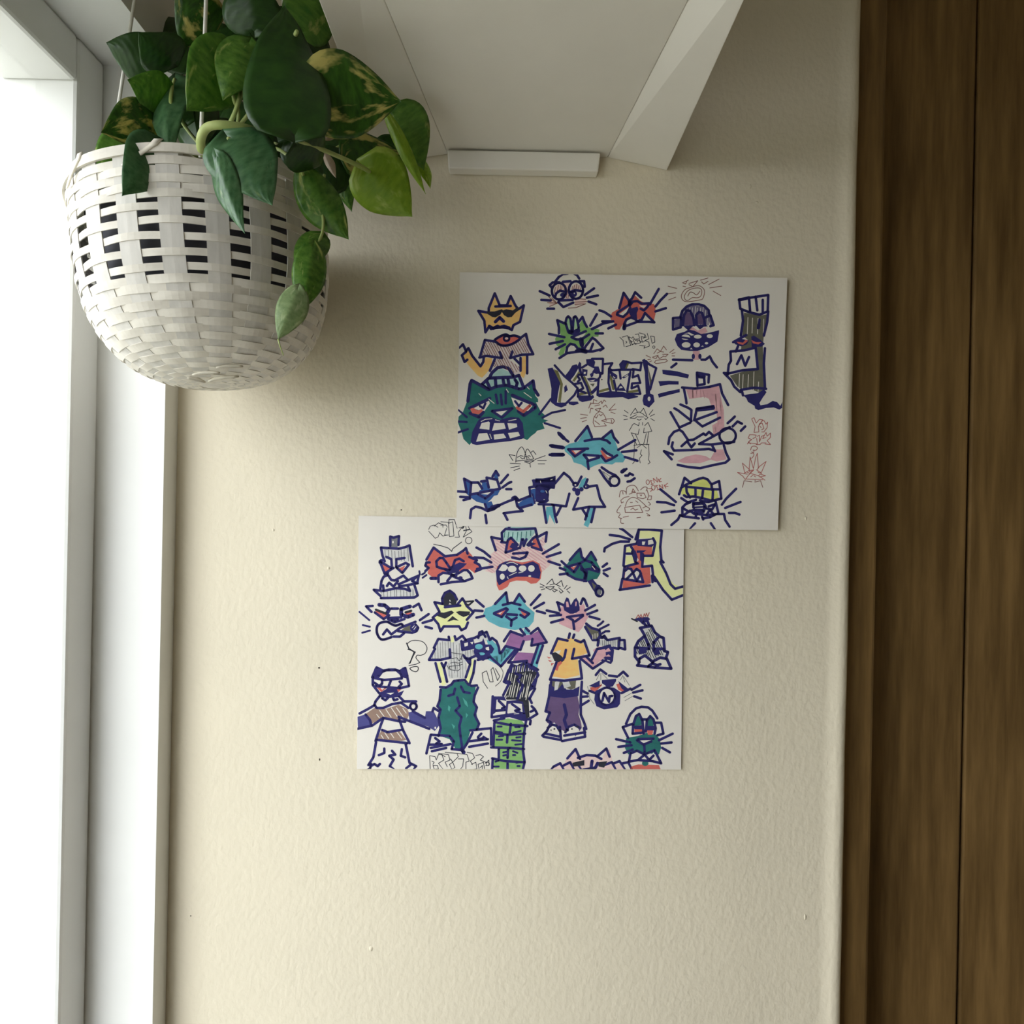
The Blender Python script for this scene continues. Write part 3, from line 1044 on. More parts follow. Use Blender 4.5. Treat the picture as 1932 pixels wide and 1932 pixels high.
DOODLES_LOWER = """
@ 670 970 face_doodle | grey square headed figure with top knot smoking
F g: 64,41 70,42 79,41 78,58 76,63 68,63 64,57 / 50,64 60,62 56,80 52,84
F q: 50,64 75,66 97,61 100,86 86,88 70,82 56,82 52,84 / 44,140 60,138 80,134 98,137 106,134 110,152 50,153
H g 88 6 1.2: 50,64 75,66 97,61 100,86 86,88 70,82 56,82 / 46,142 60,138 80,135 98,140 108,134 110,152 52,152
F R: 48,86 65,98 56,108 / 80,99 92,93 86,104
F W: 57,84 66,83 66,94 / 80,88 92,86 80,93
S n 4: 64,58 64,41 70,43 80,40 79,56 / 47,61 62,62 80,63 92,60 99,57 102,76 105,95 / 47,61 50,76 54,86 / 45,86 67,99 66,82 57,78 / 45,86 54,109 60,107 / 54,108 70,98 / 75,96 75,82 90,80 / 75,97 92,89 98,92 86,107 76,98 / 46,136 48,122 52,114 60,111 66,120 72,121 88,112 96,120 / 79,128 116,112 113,126 104,122 112,114 / 80,132 114,126 / 58,131 62,125 70,132 78,122 / 34,138 52,140 74,135 90,136 100,140 96,131 / 51,130 52,139 / 47,153 108,152 114,148 108,129 / 35,139 46,149
S n 3: 117,104 118,110 / 122,110 127,107 / 123,116 130,111
S n 6: 48,85 46,88
FO W: 69,51,1.4,2.4
@ 670 970 lettering | thin black bubble word above the red cat
S k 1.1: 134,28 137,22 144,20 151,24 / 134,31 146,44 150,42 / 144,22 152,16 160,19 160,24 / 151,42 154,34 160,40 / 156,14 170,15 171,30 / 156,20 166,20 168,24 / 170,38 163,38 167,26 / 170,17 178,14 180,40 172,41 171,28 / 171,16 171,10 181,10 186,26 / 160,40 168,38 / 195,24 188,33 190,42 182,42 / 189,25 194,24 / 195,24 201,19 203,30 197,42 213,32 208,26 206,22 216,18
S k 2: 196,26 200,20 / 198,30 208,28
S k 1.3: 143,55 158,58 170,62 176,68 178,63 186,57 194,51
O k 1.3: 207,48,6,6
@ 670 970 cat_doodle | red cat with ringed eyes and jagged cheeks
F R: 134,80 139,64 144,62 160,76 186,74 200,68 206,67 212,74 218,82 226,96 230,99 218,108 208,100 200,104 196,104 176,102 154,108 150,118 142,116 132,108 134,100 130,92
F W: 155,120 154,112 160,108 170,112 172,116 / 188,118 198,110 210,104 215,112 216,118 204,121
S n 4: 130,83 143,61 164,77 186,74 198,66 202,62 205,72 / 136,88 130,88 128,94 134,98 128,104 / 208,78 222,84 218,88 226,92 230,100 220,104 / 149,96 148,86 154,80 160,80 166,88 174,100 / 149,96 158,99 172,102 / 178,96 182,84 190,81 198,86 / 152,124 152,112 160,107 170,108 180,112 / 156,128 176,124 200,122 214,117 210,108 204,102 198,102 188,108 / 168,122 176,112 184,116 196,120
F n: 172,96 182,92 190,88 204,90 198,96 190,102 186,114 176,112 168,106 158,100 170,99
FO n: 192,116,4,3
F W: 176,108 184,107 180,109
S n 5: 138,117 148,117
@ 840 970 cat_doodle | big pink red cat in a pale blue hat roaring with open mouth
F p: 88,46 104,48 112,56 150,60 170,50 182,38 184,52 178,60 190,72 196,86 188,96 176,106 172,88 150,84 116,82 98,92 90,108 72,104 78,98 80,86 84,72 92,66
H P 35 5 1.8: 88,46 104,48 112,56 150,60 170,50 182,38 178,60 190,72 196,86 188,96 176,106 172,88 150,84 116,82 98,92 90,108 72,104 78,98 80,86 84,72 92,66
F a: 104,32 112,22 160,22 166,30 158,42 150,50 140,52 128,50 118,42 108,50 104,46
H T 95 8 1.5: 106,32 160,30 150,50 128,50 108,46
F R: 93,110 94,96 104,88 118,84 140,88 160,84 172,90 176,104 174,118 166,126 156,127 148,122 130,121 118,124 114,132 104,138 98,139 94,130 / 112,66 114,48 122,44 130,56 128,62 / 158,60 160,46 166,42 174,64
F n: 94,122 92,104 98,92 110,86 122,86 140,92 160,86 170,92 174,106 172,118 150,114 130,114 118,118 104,126 98,130 / 117,60 122,52 132,54 132,62 124,64 / 150,60 154,50 166,54 158,58
F W: 97,102 104,92 110,92 115,97 110,103 104,104
FO W: 122,100,8,6 / 141,99,7,5.5 / 157,99,6,6 / 104,114,4.5,5.5 / 154,113,2.6,1.6
S W 1.2: 112,90 118,88 124,88 132,92 / 117,112 130,106 / 134,107 142,105 / 113,114 115,118
S n 4: 84,42 104,46 / 84,42 92,66 / 104,50 103,34 110,27 130,28 150,27 164,26 167,38 / 168,42 185,33 183,50 / 102,51 112,52 / 110,70 114,48 120,43 132,56 / 110,70 134,62 / 140,46 136,62 / 142,46 143,58 148,46 / 150,56 160,44 166,40 176,66 158,60 / 124,72 150,70 146,78 136,82 122,79 / 57,61 70,68 82,78 / 53,79 70,80 84,88 / 58,100 86,96 / 178,72 207,55 / 185,78 210,70 / 188,86 209,93 / 116,24 118,22
@ 990 970 cat_doodle | dark teal cat smoking with a cone cigar
F T: 78,90 82,84 94,72 102,64 106,80 112,82 122,70 128,80 134,92 138,100 138,108 132,118 120,120 112,124 98,120 84,116 76,112 72,102 70,96
F R: 81,96 96,92 88,103
F W: 86,95 93,94 89,97
F n: 114,122 124,118 132,128 138,130 140,140 136,150 130,146 124,138 118,128
F d: 122,124 130,130 126,138
FO g: 136,142,4,5
S n 4: 67,86 78,96 88,93 98,90 / 80,97 90,106 98,94 / 82,84 94,70 101,63 104,78 110,84 121,69 130,84 / 100,90 110,84 122,88 128,96 136,102 / 100,90 108,104 112,112 108,122 / 108,102 118,100 130,104 / 64,98 74,102 / 64,110 78,108 / 142,96 150,90 / 144,103 155,99 / 144,108 151,113 / 78,110 92,118 112,122
O n 3.5: 136,142,7,8
S n 6: 104,100 112,106 110,118 / 124,96 134,104
S p 1.2: 123,95 128,101
@ 990 970 cat_doodle | small thin black pen squinting cat
S k 1.3: 40,128 50,118 53,126 / 58,128 67,121 70,132 / 46,129 54,127 65,132 / 38,133 54,132 47,138 39,134 / 52,136 60,139 / 50,138 54,142 58,139 / 62,134 70,141 66,144 63,140 / 28,127 36,131 / 28,133 34,133 / 30,138 37,136 / 72,136 77,130 / 76,138 83,133 / 78,140 82,144
@ 1110 970 character_doodle | yellow and red bent block figure with whiskers
F y: 92,30 130,30 131,80 132,90 142,110 156,128 172,134 172,148 154,152 140,140 120,116 116,94 106,92 100,86 102,76 116,74 116,44 90,44 / 68,62 78,58 82,68 80,72 68,72 / 68,76 80,76 86,90 68,94
F R: 80,56 116,58 116,76 100,76 100,94 112,96 114,126 100,130 62,136 66,96 84,90 92,84 88,76 84,66
F n: 88,46 118,44 121,54 116,60 90,58 86,52 / 80,66 86,66 90,78 88,88 84,84 / 94,68 102,72 100,90 94,84 / 106,66 88,66 88,71 100,70
F W: 98,50 104,50 102,56 98,56 / 109,48 118,46 119,54 109,56 / 66,118 68,102 74,98 82,106 88,98 94,102 100,122
S n 4: 86,46 92,28 110,28 134,30 131,60 133,84 137,88 / 92,28 90,44 / 131,87 142,108 150,128 158,136 172,132 / 118,44 122,52 117,76 100,76 98,96 116,94 118,112 / 116,112 117,124 / 120,114 136,138 152,156 172,148 / 118,118 122,122 / 67,58 88,54 / 67,58 64,94 / 76,56 82,66 / 70,72 80,72 / 66,96 88,90 / 66,96 63,118 100,124 94,104 88,100 82,106 70,118 / 66,104 72,99 78,100 88,122 / 62,118 58,138 / 57,138 112,130 / 58,26 64,29 80,42 / 39,38 56,40 76,46 / 29,68 30,62 44,54 58,50 74,50 / 88,122 96,108 / 80,68 86,88 90,90
@ 670 1110 face_doodle | cigar smoking face with red half shut eyes
F R: 38,41 56,47 58,48 52,56 36,44 / 92,46 102,42 104,48 94,50
F d: 84,76 104,62 110,72 100,80
F W: 44,34 56,40 54,44 44,37
S n 4: 20,33 32,32 / 21,34 30,43 / 66,37 78,37 / 106,34 116,28 121,40 / 36,44 52,56 62,49 / 61,54 84,53 / 60,56 72,62 90,56 / 66,58 78,57 / 51,84 58,75 66,84 82,72 110,61 / 78,78 104,81 112,78 115,72 110,66 / 118,58 134,47 / 123,63 140,58 / 128,70 140,73 / 70,88 82,88 90,81
s n 4: 88,70 84,65 74,68 66,65 58,61 46,63 40,70 40,82 46,92 54,93 66,89
S n 6: 44,30 54,31 62,38 58,46 / 84,38 100,33 / 84,38 84,48 96,52 106,48
S k 4: 38,39 56,46 / 92,44 102,41
FO n: 106,72,6,7
S W 1: 104,72 108,68 / 107,75 111,70
S n 3: 8,43 26,58 / 14,67 27,70 / 13,81 27,77
@ 670 1110 question_mark | thin black pen question mark
s k 1.3: 95,101 102,96 112,95 124,98 131,108 128,118 120,122 113,122 111,127 116,133 118,135
S k 1.3: 118,135 112,138 98,141 / 98,138 110,116 96,111
s k 1.5 z: 100,146 106,143 114,143 115,148 111,152 104,150
S k 2.2: 94,100 98,110 108,116 100,136
@ 800 1100 cat_doodle | yellow cat with black topknot, sunglasses and grey shirt
F q: 26,106 44,104 56,104 70,102 92,124 88,138 76,142 78,170 74,174 46,174 40,150 50,136 14,140 18,118 / 104,96 114,92 118,104 106,108 92,104
H g 88 5 1: 26,106 44,104 56,104 70,102 92,124 88,138 76,142 78,170 74,174 46,174 40,150 50,136 14,140 18,118
F y: 22,36 36,40 42,42 62,40 70,28 76,38 88,54 82,66 80,72 70,84 64,78 36,78 30,88 26,74 16,62 28,50
F y: 21,146 30,144 40,184 34,188 30,182 / 86,140 92,138 86,184 78,182 76,174 / 50,98 55,98 54,108 49,108
F k: 34,34 36,22 46,14 54,18 60,32 58,40 36,42
F k: 27,53 36,54 50,50 55,54 44,62 38,65 24,60 / 58,53 64,51 84,52 83,58 72,62 64,58 / 42,70 52,60 64,69 54,67 46,70
S n 4: 34,38 33,28 38,18 47,14 55,20 60,30 / 38,44 66,41 / 34,38 19,35 28,52 / 60,40 70,28 74,34 78,42 90,53 78,67 / 28,53 16,63 26,75 30,88 36,79 64,79 68,86 76,82 80,72 / 45,98 46,104 26,102 18,118 20,120 9,140 30,140 48,136 47,121 / 56,97 58,104 70,96 76,104 / 21,146 30,180 / 32,146 36,154 40,145 / 36,154 42,180 / 72,132 84,148 84,138 / 84,148 76,172 / 93,142 90,164 84,182 / 74,136 82,138 100,130
S k 3: 76,34 90,33 82,40 76,39
F W: 46,33 47,30 49,34 / 45,39 47,36 50,39
S k 1: 50,127 72,130 / 50,138 60,136 64,142 68,136 / 48,146 56,144 62,146 70,144 / 46,152 64,150 70,148 / 46,152 48,158 62,160 66,156 / 42,150 46,158 / 56,144 58,158 / 64,146 66,156 / 68,132 68,140
@ 800 1100 pistol_doodle | navy pistol held in a cyan hand
F C: 114,104 122,102 134,114 140,130 152,116 164,120 140,150 124,136 116,128 118,116 / 92,120 104,108 110,112 104,122 / 94,130 110,124 112,130 96,132 / 102,136 118,132 114,138
F n: 68,106 80,102 90,102 92,110 106,106 108,100 112,112 122,112 128,120 124,128 116,130 118,136 108,142 100,140 92,132 90,124 92,118 84,118 70,124
FO C: 100,116,7,5 / 105,129,6,2.6
F W: 73,110 80,108 80,114 74,116 / 84,108 90,107 88,112 / 112,118 118,116 119,122 114,124
S n 4: 76,104 92,100 114,89 120,104 124,100 132,106 136,116 138,128 / 99,100 101,90 106,88 112,98 / 140,128 148,116 / 166,122 140,152 122,136 114,124 / 98,140 118,136 / 68,106 70,122 90,118
@ 800 1100 doodle | thin pen scribble in an oval
S k 1.2: 116,192 108,180 106,164 114,160 120,180 126,180 122,158 126,154 134,178 138,170 130,156
s k 1: 136,150 144,162 140,178 130,188
@ 930 1100 cat_doodle | cyan cat in purple and white shirt with dark trousers
F C: 2,38 16,22 24,16 28,34 36,36 48,18 56,34 62,42 76,54 74,70 66,80 40,86 12,80 -8,70 -18,58 -14,46 -2,42
F C: 56,84 64,82 68,94 58,94 / 83,114 90,112 84,140 80,160 70,152 / 8,132 20,116 34,120 10,150 -12,138
F V: 32,92 38,88 52,96 70,94 84,86 92,102 94,110 72,114 72,104 56,106 50,122 22,114 / 44,126 76,128 72,142 68,150 60,140 34,148
F n: 32,146 44,150 60,142 80,158 84,164 78,190 64,200 52,190 22,184 24,176
H W 100 4 1.4: 34,152 56,146 76,160 80,172 68,196 26,180
F R: 6,55 24,47 16,60 10,60 / 50,50 64,58 58,62 54,58
F W: 10,55 18,52 13,57
S n 4: 4,38 24,17 27,36 / 38,36 48,20 58,34 / 18,40 34,36 50,40 / 2,55 24,46 27,48 16,62 2,56 / 48,47 66,56 58,63 50,58 / 26,57 44,58 / 24,61 34,68 43,63 / 34,68 33,78 / 69,40 86,21 / 75,46 93,36 / 80,51 95,55 / -31,31 -17,43 / -34,50 -19,51 / -30,63 -16,60 / 20,106 32,88 54,96 / 23,115 50,122 56,106 / 69,92 82,82 98,108 70,114 72,102 / 46,122 28,145 62,142 / 83,112 70,150 / 91,114 80,146 / 60,145 82,158 / 50,84 58,94 / 60,82 66,88 / 34,148 20,180 30,184 / 82,168 70,192
S k 2: 40,150 36,180 / 48,148 42,186 / 56,146 50,188 / 62,150 58,190 / 70,158 64,188 / 76,160 70,180
@ 930 1100 cat_doodle | pink cat with navy hair in an orange shirt and purple trousers
F P: 122,48 128,40 134,52 150,56 158,42 166,38 170,52 174,62 164,80 156,90 138,82 120,74 124,64 122,56
F n: 128,42 132,30 134,26 138,28 142,40 148,30 152,27 156,34 158,44 158,50 152,54 146,56 140,56 130,50
F P: 133,34 137,34 139,44 134,44 / 150,34 153,34 152,42 150,42
F O: 118,104 128,102 142,100 160,104 166,112 172,128 154,134 158,168 132,174 106,170 116,140 124,122 110,126
F k: 106,128 114,126 124,132 131,140 124,146 112,142
F R: 117,146 124,142 126,146 120,152 118,160 112,158 / 98,134 106,136 102,138 / 100,140 108,142 104,144 / 106,146 112,146 106,151
F P: 156,134 166,130 178,146 186,130 182,122 192,116 204,116 206,132 198,140 180,156
F v: 100,206 112,204 130,206 154,204 158,224 156,240 160,252 162,264 150,280 146,264 134,272 126,268 110,262 98,254 104,242 96,234
F d: 106,178 152,174 150,192 142,194 130,190 116,194 108,192
F n: 102,184 112,190 120,192 126,184 134,194 146,194 158,188 156,206 130,210 100,206
F q: 113,180 122,178 118,194 112,196 / 126,178 138,178 142,188 130,192
F W: 96,268 104,258 112,254 118,262 122,276 108,274 / 132,274 138,262 146,256 154,260 158,272
S n 4: 117,35 128,40 / 118,36 122,50 / 160,38 164,28 167,30 172,42 / 135,62 164,58 / 137,62 146,68 148,84 / 164,60 150,70 / 98,50 120,55 / 104,60 124,58 / 106,72 128,66 / 168,50 186,40 / 172,57 190,50 / 176,61 194,66 / 140,92 138,100 / 148,94 146,100 / 136,105 118,101 106,128 / 150,104 160,108 166,104 176,132 144,138 148,120 / 133,122 130,136 126,140 / 116,144 104,176 130,178 162,174 158,142 / 158,136 182,156 206,140 / 170,134 182,146 / 180,140 190,120 204,118
S n 4: 106,180 102,208 96,234 104,236 98,250 106,254 98,270 90,278 / 162,180 160,210 160,240 166,254 170,266 / 92,280 124,286 122,262 / 126,288 168,280 166,264 / 94,274 122,280 / 130,278 168,272
S n 4: 100,264 108,258 116,260 122,270 / 132,272 138,262 148,258 158,264
S n 5: 130,222 134,240 130,250 136,268
FO k: 116,260,1.6,1.4 / 112,266,1.8,1.6 / 120,268,1.6,1.6 / 106,268,1.2,1.2 / 144,266,1.6,1.4 / 154,262,2.6,1.6
F d: 168,76 178,82 190,84 196,92 192,102 184,104 178,100
S n 4: 170,74 180,82 194,86 196,96 190,104 182,104 168,80
S W 1: 182,94 182,102 / 186,92 186,101 / 190,92 190,98
@ 1080 1100 pistol_doodle | navy and grey pistol in a pink hand
F q: 48,104 82,100 84,118 70,120 50,114 / 87,108 94,108 94,118 88,118
H g 90 4 1.2: 48,104 82,100 84,118 70,120 50,114
F n: 54,118 70,114 76,122 75,132 74,142 70,148 56,142 44,142 42,132 54,128
F P: 58,124 66,118 70,124 60,126 / 58,134 66,130 70,134
S W 1.2: 48,136 56,138 68,142
S n 4: 46,114 48,100 56,98 64,104 86,100 84,120 74,118 / 86,104 95,104 96,121 86,118 / 54,118 68,114 / 44,122 54,120 / 54,100 58,96 62,102
S n 3.5: 46,78 52,74 56,70 / 50,84 58,80 66,76 / 54,92 60,88 67,88
@ 1080 1100 flask_doodle | navy skull shaped bottle with a red bristle top
F q: 128,86 142,80 150,92 156,102 164,118 168,132 158,138 146,140 134,132 118,130 112,120 118,104 132,96
H k 65 3.4 1.5: 128,86 142,80 150,92 156,102 164,118 168,132 158,138 146,140 134,132 118,130 112,120 118,104 132,96
F n: 120,118 136,122 134,128 122,130 / 146,120 158,120 160,130 150,132 / 112,66 122,62 138,62 142,66 136,70 128,76 122,70
F W: 122,148 122,140 130,134 138,138 144,148 / 152,144 166,138 172,150 158,152
S n 4.5: 123,82 144,78 / 124,82 132,96 120,106 114,118 114,134 122,144 / 144,78 150,90 160,98 166,100 168,124 174,126 170,138 / 132,98 138,112 140,120 / 118,118 140,120 / 148,124 148,108 156,100 / 150,120 166,120 / 120,150 122,138 132,132 142,140 146,144 / 118,150 150,154 180,156 172,138 160,136 148,142 / 138,152 146,146 154,150 160,148 / 128,70 134,78 / 136,68 140,78
S r 1.4: 116,64 120,58 122,63 125,57 127,63 / 129,62 131,56 133,61 135,55 137,61 140,54
S k 2.4: 108,65 118,70
@ 665 1255 cat_doodle | cat in a white beanie with brown chest band and navy arms
F w: 22,90 40,78 60,80 84,72 100,80 104,88 100,98 84,100 60,96 36,106 / 52,120 84,118 98,136 90,138 44,136
H W 55 9 1.4: 44,82 84,74 100,82 98,96 60,96 42,98 / 54,122 84,120 94,134 46,134
F I: 9,94 22,90 34,104 30,112 10,118 / 102,86 112,84 132,96 134,84 148,84 156,100 158,110 150,120 138,112 104,102
F n: 36,20 40,6 44,3 56,10 50,20 48,24 / 84,10 92,4 98,6 101,20 98,24 90,22
F R: 44,40 62,42 52,49 / 80,44 90,43 84,49
F n: 40,38 48,50 54,48 64,42 80,42 84,50 94,46 90,54 86,58 66,60 50,58 46,50
F R: 44,40 60,42 52,48 / 81,44 88,44 85,48
F W: 62,51 76,50 70,54 / 50,40 60,41 54,45 / 40,27 52,27 50,35 42,36 / 57,30 66,30 64,37 55,37 / 72,30 92,27 96,37 70,38
S n 4: 36,22 44,4 56,10 66,8 78,8 86,11 96,5 100,20 / 48,20 54,12 62,9 80,9 88,16 90,22 / 38,23 58,27 90,24 / 37,22 37,36 48,50 54,56 / 100,22 103,38 86,42 60,40 42,38 / 54,27 54,34 48,38 / 70,28 66,38 / 86,30 90,34 84,40 / 40,32 46,36 / 50,56 42,66 40,72 44,78 56,78 72,71 84,69 90,68 / 54,60 60,64 66,58 / 74,60 76,64 82,62 / 84,56 94,66 116,66 / 88,68 102,78 / 13,88 28,80 40,73 / 24,90 32,100 34,108 / 9,116 36,110 56,96 84,102 96,103 / 84,94 104,102 140,116 / 56,98 52,108 42,138 / 85,98 92,118 104,142 / 44,136 100,142 / 54,118 64,122 88,118 / 43,140 38,168 29,182 34,180 32,188 28,196 / 33,184 40,180 46,184 50,180 / 97,144 104,178 116,184 112,192 / 108,180 98,188 / 58,152 58,160 48,164 / 72,156 78,163 67,165 75,172 68,184 76,192 / 90,153 88,165 96,168 / 110,84 132,96 / 146,84 148,78 158,84
O n 4: 111,75,6,6
FO W: 111,76,3,3.4
FO W: 151,114,1.6,2
@ 790 1260 trousers_doodle | dark teal wavy trousers over white shoes
F T: 40,38 50,36 62,26 74,22 86,26 92,34 104,34 102,50 100,64 104,72 106,88 110,100 108,110 94,116 88,136 82,150 66,146 56,130 38,124 38,100 36,72 40,50
F t: 80,54 88,62 90,72 84,66 / 54,68 58,72 56,80 53,76 / 86,82 90,86 86,92 / 60,102 66,106 64,112
S n 4: 39,35 50,36 60,30 64,24 72,23 84,22 90,30 96,33 106,32 / 40,40 38,60 34,70 40,76 36,90 40,110 36,124 / 108,36 102,50 100,62 106,72 102,86 110,102 106,112 / 70,54 75,70 67,78 78,90 74,106 76,124 80,150 / 66,38 64,48 54,51 / 77,34 82,44 93,46 / 22,122 56,124 64,134 60,148 80,150 88,138 98,118 / 94,114 132,110 132,140 / 14,156 22,122 / 20,140 40,140 / 22,146 58,139 / 24,152 50,146 / 90,134 126,130 / 92,144 126,138 / 110,132 108,126 114,120 / 118,126 124,130 / 30,128 38,134 32,138 42,139 / 118,128 110,130
S n 6: 78,148 82,154
@ 790 1260 lettering | thin black pen bubble word along the paper bottom
S k 1.2: 20,160 21,190 / 20,160 30,162 32,168 36,158 42,158 46,168 36,174 44,190 34,186 / 24,170 28,172 26,176 / 26,178 34,178 36,184 28,186 26,178 / 36,156 54,158 57,168 48,172 52,180 / 42,158 48,162 / 48,154 70,156 72,162 62,172 58,166 / 56,176 62,172 66,182 60,190 56,176 / 70,156 88,158 92,170 86,172 86,186 92,188 / 72,166 82,166 80,180 76,190 / 88,154 98,156 102,164 94,170 98,176 / 96,176 104,172 106,184 100,186 / 104,160 112,158 118,162 112,168 122,172 / 108,176 118,172 120,190 110,188 108,176 / 112,182 116,178 116,186 / 121,174 128,168 128,178 122,178
O k 1.1: 126,175,3,3
@ 910 1260 cash_doodle | stack of green banknotes under navy boxes
F G: 28,98 46,92 72,96 78,104 76,142 74,170 74,192 22,192 20,166 32,164 32,146 20,144 22,110
F W: 24,58 44,62 44,84 20,86 / 50,66 60,62 72,68 72,80 50,82
F n: 18,52 40,52 44,60 26,58 24,82 17,86 / 44,60 74,58 74,66 56,64 48,66 46,84 42,84 / 40,84 76,80 84,90 82,98 70,96 50,90 30,92
S W 1: 58,84 70,83 / 48,66 46,82
S n 4: 19,52 17,90 44,86 / 24,78 42,77 / 30,60 42,72 36,74 / 54,66 68,76 60,78 70,82 / 74,58 76,84 / 21,96 40,92 / 23,99 50,104 82,106 / 22,100 20,144 / 23,119 44,122 78,120 / 16,145 50,146 76,148 / 30,148 30,164 / 18,165 42,170 77,172 / 19,166 18,190 / 80,94 76,120 74,150 77,172 74,188 / 84,94 100,84 97,78 / 88,96 87,103
S n 4: 52,102 50,118 / 46,122 45,136 / 47,148 46,164 / 46,174 46,192
S n 3: 28,107 35,107 / 24,116 36,118 / 60,108 68,108 / 56,118 70,115 / 30,125 38,124 / 26,131 36,131 / 62,127 70,126 / 54,132 70,133 / 60,140 72,139 / 38,154 44,153 / 38,160 43,159 / 56,152 64,155 / 56,159 60,159 / 24,171 30,169 / 20,180 30,180 / 62,173 68,172 / 64,179 68,179
F k: 44,10 84,6 100,8 90,30 84,50 86,90 80,92 74,62 60,58 44,58 42,52 52,28 42,24
H W 102 4 1.4: 46,10 84,8 96,12 86,40 80,60 70,60 44,54 54,28 46,22
S n 4: 48,4 40,24 50,26 38,50 / 60,10 72,14 64,22 74,32 64,56 / 102,13 90,34 96,38 86,56 90,64 / 90,70 96,76 88,80
@ 1090 1260 cat_doodle | cat with red eyes and round N muzzle mask
F R: 22,36 38,38 44,30 40,26 44,32 34,42 26,44 / 70,30 76,28 80,38 90,38 82,44 74,40
F n: 20,33 40,23 40,34 32,36 / 44,22 70,20 70,24 64,34 54,36 50,32 44,28 / 74,24 92,38 86,42 80,38 76,30 / 32,42 50,34 66,36 78,44 77,66 72,72 48,76 34,70 30,58
FO W: 53,52,16,17
O n 4: 53,52,15,16
S n 4: 45,60 48,46 57,62 58,52 63,51 / 33,13 41,3 52,11 / 57,14 72,16 / 75,14 83,7 91,15 / 7,41 18,47 / 6,53 18,52 / 7,68 20,60 / 98,40 114,31 / 101,45 118,41 / 103,52 115,56 / 22,42 32,46 / 80,46 96,38
S g 0.9: 40,10 34,22 / 42,10 42,22 / 44,10 54,20 / 82,14 78,22 / 82,14 86,26 / 84,16 94,32 / 18,34 22,56 30,66 / 84,54 98,46 / 86,60 100,52
@ 910 1260 cat_doodle | pink cat peeking over the bottom edge
F p: 152,168 168,150 178,164 200,160 218,166 224,152 232,148 238,172 250,176 262,192 128,192 132,178 150,174
S n 4: 155,165 170,148 178,166 / 174,164 190,159 206,160 217,166 / 210,161 226,147 232,162 / 126,190 130,180 142,174 148,190 / 148,178 160,172 167,186 / 174,176 180,186 / 220,178 236,172 243,186 / 240,174 250,170 260,186 / 256,174 266,172 272,186
F k: 164,173 186,168 186,178 166,180 / 210,172 228,170 222,182 212,180
S n 5: 184,186 198,184 200,170 / 192,186 206,182 210,174
@ 1090 1260 cat_doodle | teal cheeked cat with a headband and red collar
F T: 88,128 110,124 126,118 142,122 150,130 152,146 148,158 130,156 120,158 106,152 92,158 86,146
F T: 104,98 108,86 116,92 117,104 102,106 / 126,100 130,88 137,96 138,106 126,106
F R: 103,112 118,112 116,122 104,120 / 126,114 138,112 136,122 128,122 / 97,180 110,176 148,177 151,190 96,190
F n: 100,106 120,104 120,112 104,112 / 124,106 142,106 142,114 126,114
F W: 112,130 136,130 128,136 118,138 / 97,166 100,156 110,152 124,160 126,168 / 128,166 138,154 148,170
FO T: 123,174,6,5
S n 4: 88,102 96,84 106,74 116,71 128,72 136,78 145,92 / 100,120 101,104 106,88 112,84 118,96 120,120 / 100,120 120,118 / 124,116 126,96 132,88 138,94 142,110 140,120 / 116,94 126,94 / 82,108 100,102 / 82,108 92,128 / 141,100 152,100 156,120 145,123 / 110,130 138,129 / 108,132 120,140 134,134 / 121,140 122,154 / 70,130 96,136 / 74,144 98,141 / 84,155 100,149 / 148,132 173,120 / 152,138 171,136 / 154,146 168,154 / 93,172 96,156 108,151 122,158 130,168 138,160 / 93,171 110,168 136,170 152,174 140,150 126,156 / 110,168 122,158
"""
